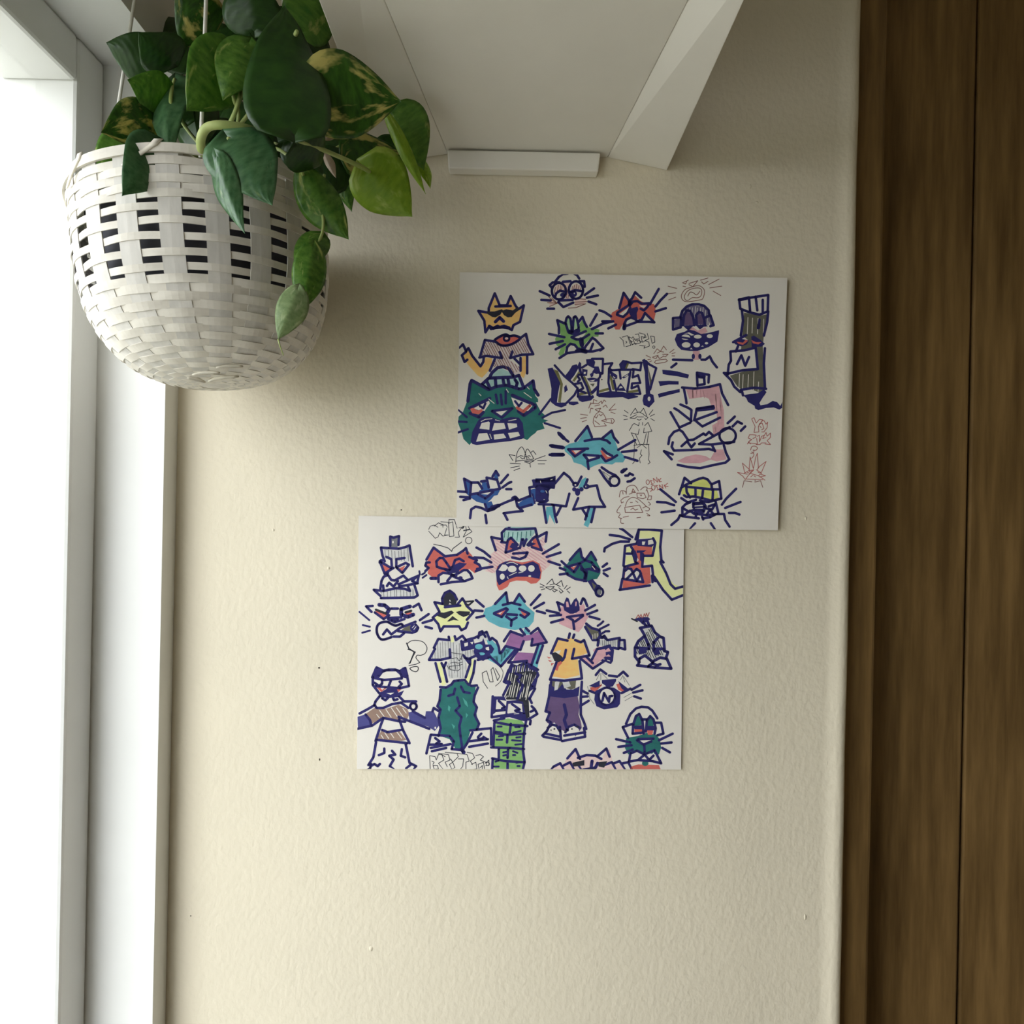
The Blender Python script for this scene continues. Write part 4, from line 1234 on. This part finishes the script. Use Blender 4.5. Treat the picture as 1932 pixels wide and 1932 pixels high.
DOODLES_UPPER = """
@ 860 510 cat_doodle | orange cat with black sunglasses and brown striped shirt
F O: 41,74 58,76 60,70 71,42 78,63 92,63 100,46 110,66 114,71 124,64 116,93 103,100 102,110 97,106 84,103 74,104 62,104 58,103 54,113 52,92
F M: 53,128 72,130 82,136 98,136 114,128 127,118 132,135 140,152 122,152 100,159 98,163 118,178 116,193 104,188 86,175 72,176 66,178 71,162 84,159 44,158
H b 62 4 1.3: 53,128 72,130 82,136 98,136 114,128 127,118 132,135 140,152 122,152 100,159 98,163 118,178 110,190 98,184 86,175 72,176 66,178 71,162 84,159 44,158
F R: 70,127 84,119 98,118 108,118 117,122 112,129 98,136 84,136 75,131
F O: 14,155 22,146 30,160 38,170 45,176 51,172 54,159 66,160 66,172 60,183 48,196 40,192 24,174 18,166
F O: 121,157 129,156 129,182 124,197 118,192 118,186
S n 4: 60,74 60,69 71,42 80,64 93,64 100,47 109,65 114,71 124,64 117,94 105,100 102,109 97,106 85,104 74,105 64,107 61,102 54,113 52,92 41,74 58,77 / 72,66 100,65
S n 5: 61,102 68,106 76,102 80,104 88,102 97,105
F k: 57,75 70,75 84,71 86,73 81,81 72,86 66,85 57,79 / 86,73 92,71 104,73 112,67 116,72 108,78 102,85 95,86 88,82 84,76
S n 5: 72,94 80,86 87,93
s n 4 z: 71,127 84,119 92,117 98,120 107,119 117,123 112,129 98,136 84,137 75,132
O n 3.5: 92.5,124.5,5,4.5
FO p: 92.5,124,3,2
S n 4: 53,127 72,130 / 53,127 44,158 / 43,159 56,156 84,160 80,149 / 117,124 128,116 132,134 141,153 120,154 99,160 103,148 / 6,141 13,135 19,148 11,155 16,167 21,163 / 19,146 23,142 30,156 34,161 45,175 50,167 51,159 / 71,162 62,183 / 118,160 118,183 / 130,156 130,188 / 107,161 117,171
@ 1010 510 cat_doodle | bubble eyed cat with pink eyelids
F p: 34,42 36,30 43,25 52,30 54,38 44,37 36,44 / 64,38 68,28 74,24 82,28 84,38 74,35 / 53,23 61,22 62,52 55,53 / 72,55 90,51 94,58 72,66 / 25,48 40,60 26,66 / 28,25 36,24 32,30
H b 100 4 1.2: 34,42 36,30 43,25 52,30 54,38 44,37 36,44 / 64,38 68,28 74,24 82,28 84,38 74,35 / 54,28 60,28 62,52 55,53
S b 1.3: 24,48 38,60 / 22,59 40,60 26,66 / 30,50 40,60 / 72,54 82,52 92,53 / 72,58 94,57 / 72,62 92,61 / 60,69 74,68 92,61
S n 4: 36,21 43,12 50,7 59,6 / 70,5 76,9 80,15 / 31,33 26,27 32,22 44,22 / 80,20 89,20 90,30 / 43,55 68,54 / 42,58 51,67 69,59 / 8,38 26,46 / 11,54 28,55 / 22,70 34,70 / 90,45 107,33 / 94,50 114,46 / 97,57 111,62 / 50,21 64,20 / 36,48 38,42 45,37 53,39 / 63,40 72,36 84,38
O n 4: 43,38,13,15 / 74,36,13,16
FO n: 50,45,5,4 / 70,43,6,6
FO W: 71,42,1,1.3
@ 1010 510 cat_doodle | green cat with two tall hair spikes
F G: 43,92 56,99 60,114 68,114 78,110 80,98 86,90 90,101 98,104 117,108 115,121 104,121 94,130 90,136 84,128 84,142 76,140 68,133 60,134 55,142 52,152 46,158 42,152 46,143 38,136 36,125 38,121 46,118
F l: 57,96 60,86 64,92 67,111 62,112 / 70,94 72,86 76,92 78,108 72,110
F W: 72,122 92,114 88,120 80,125 / 57,152 59,140 64,136 72,138 79,146 70,149 / 93,145 104,126 110,129 121,142 104,147
S n 4: 43,115 43,104 40,91 56,98 / 60,112 55,96 57,87 60,84 64,88 66,102 66,112 / 68,112 69,95 70,86 73,84 76,88 79,104 78,110 / 79,94 86,85 90,96 94,103 / 92,111 66,122 74,126 84,126 98,117 / 86,124 86,140 84,147 / 56,152 58,140 64,134 72,136 80,146 88,148 100,147 105,134 / 88,146 92,138 104,123 110,127 124,142 118,146 / 44,160 58,151 80,148 104,148 120,144 / 74,147 80,143 90,148 / 25,116 53,122 / 26,134 50,129 / 37,144 54,135 / 100,101 112,80 / 104,107 114,102 / 110,115 123,115
S n 7: 62,112 68,114 78,110 / 83,126 85,136 / 84,146 92,148
@ 1130 510 cat_doodle | red cat with slanted eyes and long whiskers
F R: 20,85 24,77 36,70 45,45 57,58 66,46 76,56 90,62 100,61 103,67 103,80 100,92 95,86 85,76 76,90 68,88 58,84 50,88 45,96 40,104 38,108 30,108 27,102 28,97 22,90
F W: 47,102 50,92 56,86 64,88 72,94 84,83 96,93 70,95 / 37,80 55,67 50,79 44,83 / 73,64 87,64 82,69 76,66
F n: 57,70 70,66 72,71 69,78 70,92 62,88 58,84 55,78
S n 4: 37,69 41,55 45,41 56,57 61,50 66,40 77,50 / 57,58 55,63 34,77 33,81 44,85 52,78 57,68 / 58,62 62,57 70,56 78,61 92,60 88,67 82,73 76,70 / 45,106 46,98 50,90 58,86 66,89 70,93 78,90 84,78 101,95 92,94 70,94 48,102 / 1,73 10,76 22,84 / -13,107 8,97 26,93 / 6,93 22,93 / 17,106 31,99 / 93,62 109,34 / 103,66 112,55 124,43 / 103,75 122,69
S n 6: 46,106 47,99 / 56,57 56,63
@ 1130 510 doodle | red pen open mouth face with whiskers
s b 1.2 z: 150,48 156,36 168,31 182,28 192,36 190,50 184,54 158,57 / 156,46 164,36 180,32 187,36 186,46 180,50 170,50 162,55 157,53
s b 1.2: 162,47 166,40 172,41 178,45 184,38
S b 1.2: 126,29 142,33 / 124,43 140,41 / 127,54 140,49 / 152,23 163,18 / 154,24 158,25 160,20 / 153,29 158,30 / 164,24 180,19 171,30 164,26 / 185,18 199,14 / 187,21 191,25 199,20 / 200,26 219,16 / 202,32 224,29 / 208,38 222,46
@ 1130 510 cat_doodle | purple cap figure with earpieces and big toothy navy grin
F u: 148,86 154,72 168,64 192,66 200,78 200,100 150,102
H q 95 5 1.2: 148,86 154,72 168,64 192,66 200,78 200,100 150,102
F v: 155,100 157,82 161,76 166,78 171,88 172,100 / 180,98 179,84 183,79 188,82 191,92 191,99
F u: 137,90 148,88 149,102 138,105 / 198,86 204,85 208,98 203,100
F P: 156,104 163,110 172,104 180,110 185,108 194,104 198,112 186,118 172,115 / 171,147 184,147 182,163 173,163
F n: 154,101 194,99 199,102 191,103 184,108 176,100 170,103 163,110 155,103 / 138,126 142,116 156,112 163,108 174,110 186,116 200,114 219,109 219,113 216,130 200,140 180,147 165,147 150,145 143,138
FO W: 158,122,8,5 / 180,121,7,3.5 / 159,136,8,5 / 178,136,6,4.5 / 202,120,5.5,3.5 / 196,133,3,2
F W: 155,116 164,113 174,118 168,119 162,115 / 166,144 168,141 171,144 / 186,139 189,137 191,139
S n 3: 149,122 164,124
S n 4: 148,86 152,74 160,66 170,62 182,62 192,65 200,73 201,81 / 135,87 150,86 / 135,87 135,108 149,104 150,88 / 153,100 155,82 160,73 166,74 172,86 174,100 / 178,98 177,82 182,76 188,78 192,90 193,100 / 194,86 203,82 209,100 203,102 / 135,163 170,164 / 132,177 141,170 / 187,163 194,163 202,157 207,167 215,177
FO n: 172,157,3,5 / 184,157,3,5
@ 1130 510 lettering | thin black pen bubble word with exclamation mark
S k 1.1: 38,122 44,128 46,139 / 42,122 52,119 58,137 49,139 / 49,129 51,131 49,133 / 54,121 60,135 68,133 / 54,121 60,124 62,121 65,126 / 57,128 61,130 58,132 / 62,126 66,135 76,132 73,125 64,126 / 66,128 70,127 70,131 / 66,117 72,116 74,124 / 73,114 84,117 83,122 77,121 79,131 72,128 / 88,115 91,125 84,128 91,131 92,138 82,142 84,137 / 80,124 86,122 84,118 / 74,137 82,138 / 94,120 97,133 102,131 101,121 95,120 / 60,136 64,134 / 80,131 88,126
O k 1.1: 100,140,2.2,2.2
@ 1130 510 cat_doodle | tiny red pen cat with oval mouth
S b 1.2: 100,152 106,143 112,148 118,138 123,145 / 106,151 112,148 118,149 / 98,158 108,155 104,161 98,159 / 116,153 126,153 121,158 117,156 / 108,157 110,161 114,159 117,157 / 101,168 104,164 122,162 125,165 120,168 104,170 101,168 / 86,155 94,159 / 89,163 94,162 / 92,167 96,165 / 129,150 137,144 / 133,152 139,150 / 133,156 138,156
@ 1290 510 marker_doodle | dark marker pen character with striped cap and letter N mask
F d: 110,77 138,83 152,80 146,119 144,140 146,180 148,228 120,215 104,216 98,212 84,192 110,184 134,180 131,142 118,146 104,144 106,134 118,128 107,119
H W 92 9 1.2: 113,82 138,88 149,84 146,115 120,118 109,117 / 90,192 110,186 134,182 140,224 104,226
F W: 87,149 110,147 130,142 133,179 108,181 83,187
F n: 90,131 106,125 119,128 115,135 105,139 94,135 / 123,121 128,119 140,127 148,134 142,139 124,140
F R: 96,130 108,132 113,126 117,129 108,136 100,134 / 123,127 132,131 142,131 136,135 126,133
S n 4: 101,53 154,45 153,75 / 101,53 103,70 118,76 138,81 153,75 / 119,51 121,75 / 131,48 134,73 / 144,54 144,76 / 106,73 108,92 104,119 / 154,75 152,95 146,119 / 138,90 137,99 / 114,118 90,131 / 99,138 95,148 / 85,148 110,146 131,141 135,180 108,182 82,188 / 85,148 86,165 82,172 80,190 / 97,171 105,155 112,174 119,158 / 148,142 146,170 148,214 / 73,187 82,188 / 74,188 86,200 92,212 103,222 / 104,218 128,214 150,216 / 106,220 108,228
S n 5: 101,54 119,50 / 137,99 136,105
F n: 108,228 122,225 135,224 146,217 151,222 144,232 138,242 140,246 152,244 162,238 170,240 176,247 182,243 185,238 187,240 181,251 174,254 164,250 150,251 136,255 130,252 129,247 117,240 114,233
@ 1290 670 face_doodle | pink square headed figure smoking
F P: 4,62 40,60 64,56 68,78 73,100 74,134 54,146 52,128 62,122 60,105 54,100 50,92 46,80 38,76 10,80 / 58,172 72,172 78,190 60,194 48,190 / -12,193 4,185 22,181 40,184 50,190 30,197 0,197
H P 85 7 2: 8,64 62,60 70,90 72,130 56,140 60,100 46,78 10,78
S n 4: 24,32 46,36 45,50 / 24,34 25,56 / 37,40 38,53 25,55 / -3,59 20,61 46,58 66,53 70,70 81,91 / 0,60 4,80 5,88 / -6,90 8,96 14,100 13,120 / -17,97 -10,101 14,120 / 24,98 54,93 / 24,98 19,119 60,104 / 23,121 34,130 50,122 66,114 / -24,104 -8,132 / -8,132 12,123 / -28,162 -26,150 -18,140 -8,136 -2,140 8,155 18,154 36,143 40,146 46,140 53,146 / 28,162 54,148 84,131 / 28,162 50,163 92,158 / -4,166 6,157 14,168 20,161 / -20,159 -22,167 -18,174 16,173 46,171 56,174 / 51,163 57,175 / -36,175 -20,181 / -36,175 -22,190 / 73,164 77,178 83,190 76,196 56,200 30,206 8,204 -11,200 / 80,124 87,118 93,112 / 89,130 98,121 106,125 / 104,138 112,130
S n 7: 25,99 53,96 / 26,38 36,39
O n 4: 80,147,15,14
@ 1210 680 doodle | three thick navy dashes
F n: 38,17 52,18 66,20 87,26 85,33 66,29 50,27 39,25 / 31,38 50,37 68,38 68,44 50,44 34,47 / 30,61 50,56 70,52 70,58 50,63 32,68
@ 860 670 cat_doodle | big teal cat with pale cap and clenched teeth
F T: 28,46 45,55 58,63 75,58 95,57 115,61 124,60 141,47 145,74 150,80 150,86 146,86 155,103 162,109 160,117 169,119 158,124 162,134 148,138 145,142 138,147 130,155 124,152 28,160 25,164 14,153 11,142 4,124 5,112 12,106 19,88 22,80 25,52
F a: 63,40 72,29 84,24 96,30 104,40 / 48,55 62,42 104,40 118,38 124,60 100,57 75,58 60,62
S n 5: 61,42 66,32 76,23 86,21 97,25 105,38 / 47,54 60,42 106,40 115,37 124,60 / 57,49 62,60 / 72,43 73,56 / 86,43 88,55 / 95,43 97,54 / 108,45 112,51 110,57 / 47,54 60,63 75,57 92,55 104,58 116,62 124,60 / 22,84 26,52 29,46 60,63 / 124,60 141,47 143,62 150,73
S n 4: 73,72 76,88 / 82,72 84,90 / 91,66 91,88
F W: 27,95 60,82 62,88 52,102 46,102 / 101,77 140,92 132,102 112,98 106,92 / 67,101 94,100 82,111
S n 5: 25,97 62,79 / 26,106 42,113 50,104 / 103,73 144,91 145,96 124,110 114,102
F R: 26,98 32,96 40,101 48,98 49,102 42,108 30,106
S R 5: 112,96 123,103 135,92
S n 3.6: 44,93 50,97 54,88 / 108,84 115,93 120,87
S n 4: 66,102 103,97 84,114 66,102
F n: 27,157 30,140 40,120 46,114 60,112 80,118 100,113 115,114 122,124 125,150 120,153 98,157 60,161 38,164 30,162
F W: 43,134 47,124 60,121 62,123 61,136 / 66,138 70,124 88,124 91,134 78,136 / 94,124 111,125 112,131 97,136 / 37,158 42,143 57,142 62,154 / 70,154 69,145 87,143 92,151 / 95,142 114,140 117,147 99,152
S W 1.2: 46,121 54,117 66,116 / 62,144 65,152 / 96,120 110,117 / 72,118 80,120 / 42,70 46,74 / 92,62 96,68 / 124,68 138,78 / 130,58 134,62 / 60,80 70,88
S n 3.5: 4,100 20,113 / 4,121 20,122 / 4,141 22,135 / 152,108 173,80 / 158,114 175,105 190,102 199,100 / 162,124 190,133
@ 1030 650 lettering | large navy and olive graffiti lettering with exclamation mark
F o: 14,45 22,48 31,72 27,106 22,105 26,75 / 48,66 60,48 63,52 52,68
S o 4: 70,60 78,78 83,90 / 60,91 75,88 / 96,86 114,81 / 118,58 123,81 / 149,35 145,44 / 149,87 168,84
F d: 186,40 194,70 190,80 / 80,72 89,71 86,77
F n: 3,44 12,42 16,50 26,70 22,90 20,106 34,106 38,111 28,115 18,112 9,105 10,80 / 33,78 37,73 40,83 34,88 / 34,58 42,48 48,38 56,36 60,42 52,56 44,66 / 58,38 61,31 64,34 65,48 60,50 / 66,44 76,46 75,57 66,58 / 40,104 58,104 60,108 50,111 42,109 / 58,96 78,95 86,92 88,96 82,102 66,105 60,102 / 73,27 86,26 90,32 88,40 96,40 100,52 92,54 84,50 88,44 80,40 74,36 / 80,54 88,48 86,58 82,60 / 74,62 84,60 98,63 92,68 80,68 / 80,88 96,72 92,84 86,90 / 92,90 116,85 140,86 146,88 160,92 168,94 168,96 150,100 140,96 116,97 96,96 / 115,46 130,56 130,62 124,64 118,56 / 133,36 140,28 146,29 148,34 144,44 136,46 / 138,60 154,50 152,56 142,62 / 130,78 136,70 142,78 146,85 128,84 / 175,28 180,26 186,36 187,60 190,80 190,90 182,92 180,50 / 178,92 188,88 196,92 198,104 188,115 178,110 176,102
F W: 69,50 73,50 72,54 69,54 / 78,66 90,64 86,67 / 135,76 138,76 140,79 133,80 / 122,57 127,61 124,62 / 142,59 150,54 148,58
FO W: 188,99,2.6,4
S n 3.6: 16,38 34,58 48,70 58,80 52,92 36,108 20,108 / 62,44 66,60 74,76 80,94 / 58,58 62,64 58,68 / 52,72 64,70 68,80 60,84 72,88 / 59,84 58,95 80,95 / 84,26 104,26 103,53 98,53 / 66,42 74,37 / 100,52 98,60 / 96,62 94,92 / 104,36 121,34 115,44 114,70 118,86 / 115,44 120,47 134,46 136,62 / 124,66 128,84 / 146,31 156,34 174,33 172,47 158,45 / 134,46 160,46 / 154,50 148,86 / 160,46 158,60 168,56 172,70 157,71 156,80 168,75 172,90 150,90 / 182,30 188,36 201,43 196,60 190,82 / 60,55 68,56
FO k: 102,64,1.3,1.3
@ 1030 650 cat_doodle | red pen cat with backwards cap smoking
S b 1.2: 86,108 87,100 93,103 / 80,110 84,107 95,108 101,103 102,108 106,101 109,104 / 78,116 82,106 / 80,125 82,116 86,117 / 89,112 98,110 / 104,114 109,110 112,115 / 90,118 100,116 96,122 90,119 / 89,150 86,142 87,134 92,126 98,122 104,125 108,132 110,139 / 89,150 110,148 106,143 / 88,131 92,134 95,128 / 97,127 100,130 103,127 / 89,139 98,146 / 101,139 110,136 122,135 125,139 122,144 112,142 101,139 / 119,137 120,143 / 63,127 76,129 / 63,135 74,133 / 66,141 74,138 / 115,120 126,108 / 116,120 128,118 / 118,123 126,126
@ 1030 650 cat_doodle | thin black pen cat figure in a loose shirt
S k 1.1: 154,129 163,116 167,124 / 172,124 178,116 184,130 / 160,126 170,123 178,127 / 165,128 153,134 162,135 167,131 / 168,132 178,132 / 178,128 186,133 182,137 180,134 / 166,136 170,138 174,136 / 143,120 150,125 / 141,129 148,131 / 142,137 149,136 / 188,128 195,119 / 190,131 198,127 / 191,135 198,139 / 152,157 158,146 161,144 169,148 170,142 / 176,142 176,147 / 180,148 186,142 193,158 178,161 179,152 / 155,161 168,164 170,154 / 156,162 165,182 / 163,163 171,181 / 183,162 178,182 / 187,160 184,183 / 160,184 172,182 188,182 / 162,174 160,208 161,214 158,217 / 187,182 188,200 187,210 190,215 186,218 / 166,188 175,182 183,189 / 174,192 172,200 175,202 170,208 172,216
@ 860 810 cat_doodle | thin black pen cat with tall pointed eyes
s k 1.2: 109,60 112,42 120,32 126,42 130,56 / 125,54 127,42 131,36 138,46 142,54
S k 1.2: 110,58 130,56 142,54 / 112,51 118,48 123,49 / 118,51 121,54 125,52 / 126,50 134,48 136,50 / 131,51 134,53 / 125,59 134,62 143,57 125,59 / 135,62 136,69 / 108,48 97,46 104,57 / 137,42 141,39 146,46 / 144,55 163,48 / 149,57 165,57 / 150,63 162,63 / 99,62 118,63 / 100,70 116,67 / 106,75 117,71
@ 860 810 cat_doodle | blue cat pointing a pistol with outstretched arm
F B: 15,90 27,97 28,117 42,114 48,100 46,94 54,94 60,108 76,108 82,108 76,120 70,121 64,128 54,136 38,132 28,125 20,118 17,108 / 70,86 74,78 78,90 76,94 70,92 / 54,134 65,131 68,138 72,142 62,146 52,142 / 112,136 136,120 146,132 140,140 116,144 / 136,110 144,108 152,120 150,130 140,126
F n: 138,92 142,91 160,92 178,86 182,88 182,96 181,104 180,109 172,108 169,114 170,120 168,124 170,130 166,134 152,136 148,128 152,118 148,110 140,104 140,98
FO B: 158,113,4,2.5
S W 1: 154,94 155,98 / 173,92 176,91 / 160,128 162,128 / 164,112 166,116 / 112,132 116,134
F W: 28,100 40,99 46,110 30,116 / 61,94 74,93 76,104 66,107 / 46,118 62,112 66,114 58,119
S n 4: 20,115 15,90 28,97 41,97 48,108 / 28,98 26,120 / 26,119 62,112 81,108 / 46,95 54,94 / 60,106 56,88 66,90 75,92 80,107 / 67,86 73,76 78,84 / 40,118 54,126 68,114 / 1,113 18,114 / 8,123 26,124 / 14,129 26,126 / 82,98 95,83 / 85,106 96,98 101,96 / 92,109 101,109 / 26,162 28,146 36,141 46,143 58,149 68,146 82,137 96,131 110,126 / 54,156 56,171 / 88,153 94,165 / 87,153 110,150 122,149 112,140 110,130 / 114,130 134,122 / 116,144 138,137 / 134,106 136,122 / 134,106 144,104 / 53,136 56,144
S n 6: 104,126 108,124 112,128 / 66,142 78,139 / 60,147 70,144
S n 2.5: 140,118 144,135
@ 1010 800 cat_doodle | cyan cat with half closed red eyes and white shirt, smoking
F C: 77,32 84,22 94,8 100,18 103,27 122,27 138,13 143,24 151,46 160,56 166,60 160,70 146,70 140,74 120,72 108,76 96,82 84,74 70,70 66,60 54,50 52,42 62,36
F C: 84,102 92,97 95,102 88,116 78,117 / 20,151 31,150 36,184 26,165 22,182 18,176 / 98,154 107,153 104,170 96,190 88,184 94,170
F n: 0,99 14,99 30,96 37,94 37,103 36,116 28,118 24,122 25,128 24,138 18,143 8,144 0,141
F W: 62,47 92,45 76,57 / 94,57 116,59 98,66 / 124,46 140,60 134,62 128,60
F R: 62,46 68,47 74,54 82,48 90,46 80,56 72,58 / 118,48 122,48 132,60 140,60 132,66 126,66
S n 4: 73,31 95,4 103,24 / 90,31 104,28 118,27 130,30 136,35 / 122,26 139,12 143,24 151,34 / 60,46 96,45 / 60,46 72,59 90,47 / 122,45 130,53 140,58 / 120,58 128,68 138,64 149,57 / 88,56 116,58 / 88,56 97,67 116,61 / 95,68 97,82 / 42,16 50,24 60,32 / 27,39 52,43 / 26,56 52,56 / 151,47 182,29 / 158,51 184,48 / 163,60 186,67 / 121,79 134,88 147,94 / 117,84 126,98 138,113 / 36,108 52,89 62,97 71,110 / 84,96 77,110 / 95,101 90,114 / 98,114 112,112 118,136 127,151 / 6,146 30,147 56,150 62,127 / 69,156 78,135 / 69,156 98,151 127,151 / 15,148 20,180 / 33,148 36,168 39,179 / 39,166 47,150 / 85,154 94,168 / 98,152 91,174 / 108,153 102,179 / 158,88 166,82 / 164,94 169,94 172,90 178,93 / 168,105 174,104 181,99
S n 6: 44,18 52,26 / 30,40 50,43 / 30,56 50,56 / 158,87 162,84
O n 4: 144,104,9,9
FO n: 73,110,6,5 / 93,114,6,5 / 71,119,4,4 / 84,119,4,4 / 77,124,5,7
FO W: 73,111,1.6,1.6 / 92,114,0.8,1.6
S g 1: 122,86 136,104 / 124,87 140,98
@ 1130 800 pig_doodle | red pen pig in a police cap with a speech scribble
s b 1.2: 37,133 40,122 48,123 50,128 / 50,126 51,116 58,112 66,113 72,122 / 48,150 52,140 60,134 70,136 80,144 86,150 / 76,120 82,115 88,116 86,122 / 40,148 34,156 33,161 38,162 / 39,164 36,170 42,172 / 40,172 40,180 45,181 / 86,150 92,154 90,158 85,158 / 90,142 94,146 91,148 / 87,163 93,167 88,167
S b 1.2: 60,125 62,118 66,124 60,123 / 55,128 62,125 67,125 / 69,126 82,126 86,134 80,136 70,134 69,126 / 75,129 77,131 78,129 / 87,118 91,131 88,138 95,138 96,131 91,131 / 43,123 44,128 / 55,132 46,134 40,139 41,144 45,142 / 47,152 74,148 80,161 48,161 47,152 / 58,156 62,153 66,157 71,155 / 80,153 86,150 / 57,143 61,143 / 67,140 71,143 / 44,170 54,168 / 69,171 76,170
@ 1130 800 lettering | red pen words OINK OINK
O r 1.3: 89,106,3,4 / 99,116,3.4,4.4
S r 1.3: 94,103 97,110 / 93,104 97,103 / 95,110 99,109 / 101,107 99,99 107,106 105,97 / 108,100 111,106 / 113,99 109,104 114,105 / 104,112 108,119 / 103,113 107,112 / 106,120 110,119 / 112,120 110,111 117,118 115,110 / 119,111 122,117 / 125,108 119,113 126,114 / 90,118 97,118 / 94,123 98,119
@ 1130 800 cat_doodle | navy cat in a yellow green beanie with crossed whiskers
F Y: 162,113 172,104 186,99 194,100 204,110 206,117 190,117 / 150,116 160,114 214,118 219,136 204,138 176,133 156,132 150,128
F W: 154,110 157,99 166,106
S n 4: 151,114 156,98 168,108 / 146,128 150,116 158,111 170,105 182,100 190,98 198,101 205,110 206,120 / 158,114 176,116 204,119 221,119 / 205,110 219,104 221,120 223,136 206,140 188,135 172,132 160,133 155,130 / 159,114 160,124 166,134 / 176,116 176,132 / 190,118 188,135 / 208,120 207,138 / 112,119 128,132 140,142 / 106,142 122,143 137,148 / 114,161 138,158 / 224,147 232,136 250,118 / 230,153 258,142 / 237,162 248,162 256,165 / 132,184 144,174 148,166 152,168 182,172 / 190,174 188,169 / 190,172 202,170 214,164 228,164 230,175 238,187 / 166,192 175,181 / 204,181 211,192 / 150,135 162,143 177,138 / 152,168 152,152 158,146 166,143 / 154,154 164,160 174,156 / 152,168 166,158 174,164 / 184,139 190,141 200,142 212,139 218,164 / 172,152 172,144 190,144 / 200,150 212,146 206,156 196,154 / 196,166 202,156 210,166 / 176,170 178,164 196,166 216,164
S n 5: 172,146 190,144 194,150 190,160 176,160
S n 3: 174,152 192,151 / 176,156 190,156
@ 1290 670 lettering | red pen bubble words stacked by the paper edge
S r 1.2: 124,116 128,114 132,124 138,117 144,118 136,130 137,140 128,141 130,130 124,117 / 136,132 138,125 143,124 146,134 142,136 / 139,130 141,132 / 141,121 146,119 150,126 153,122 152,132 146,140 142,140 / 118,150 120,145 126,145 132,146 131,150 126,152 / 117,151 124,154 118,158 122,162 / 116,162 120,156 / 117,160 134,162 133,152 / 134,148 138,146 138,158 142,148 / 132,163 139,163 142,160 / 142,148 147,146 144,152 150,150 / 146,148 150,141 152,148 158,142 158,150 152,156 158,163 148,162 / 142,160 150,160
s r 1.2: 122,173 124,167 130,166 134,169 132,173 126,173 / 128,173 127,178 122,179 / 124,176 128,181 125,187 122,188
@ 1290 820 leaf_doodle | red pen spiky leaf face
S r 1.2: 111,69 107,52 120,64 / 119,66 121,41 127,62 / 127,62 131,42 134,34 136,60 134,64 / 134,64 138,58 150,49 142,68 / 112,82 108,76 98,69 116,72 / 111,70 118,66 128,64 118,74 112,82 / 116,69 136,75 144,80 148,83 / 114,81 144,82 / 132,64 142,70 136,75 / 140,72 149,75 138,77 / 119,66 122,69 125,65 / 135,68 138,70 140,69 / 126,74 122,77 / 128,75 131,77
S b 1.2: 130,83 130,87 / 124,86 110,84 107,96 / 132,86 140,84 144,96
"""
lower = Sheet('drawing_sheet', 'lower sheet of marker cat doodles, its top edge under the other sheet',
              [(676.5, 973), (1291, 985), (1285, 1452), (673.3, 1451)], 0.0012, 0.0003, 0.0004)
lower.draw(DOODLES_LOWER)
upper = Sheet('drawing_sheet', 'upper right sheet of marker cat doodles lying over the lower sheet',
              [(867.5, 513.5), (1485.5, 524.5), (1467.5, 1000.5), (861, 992.5)], 0.0020, 0.0003, 0.0022)
upper.draw(DOODLES_UPPER)
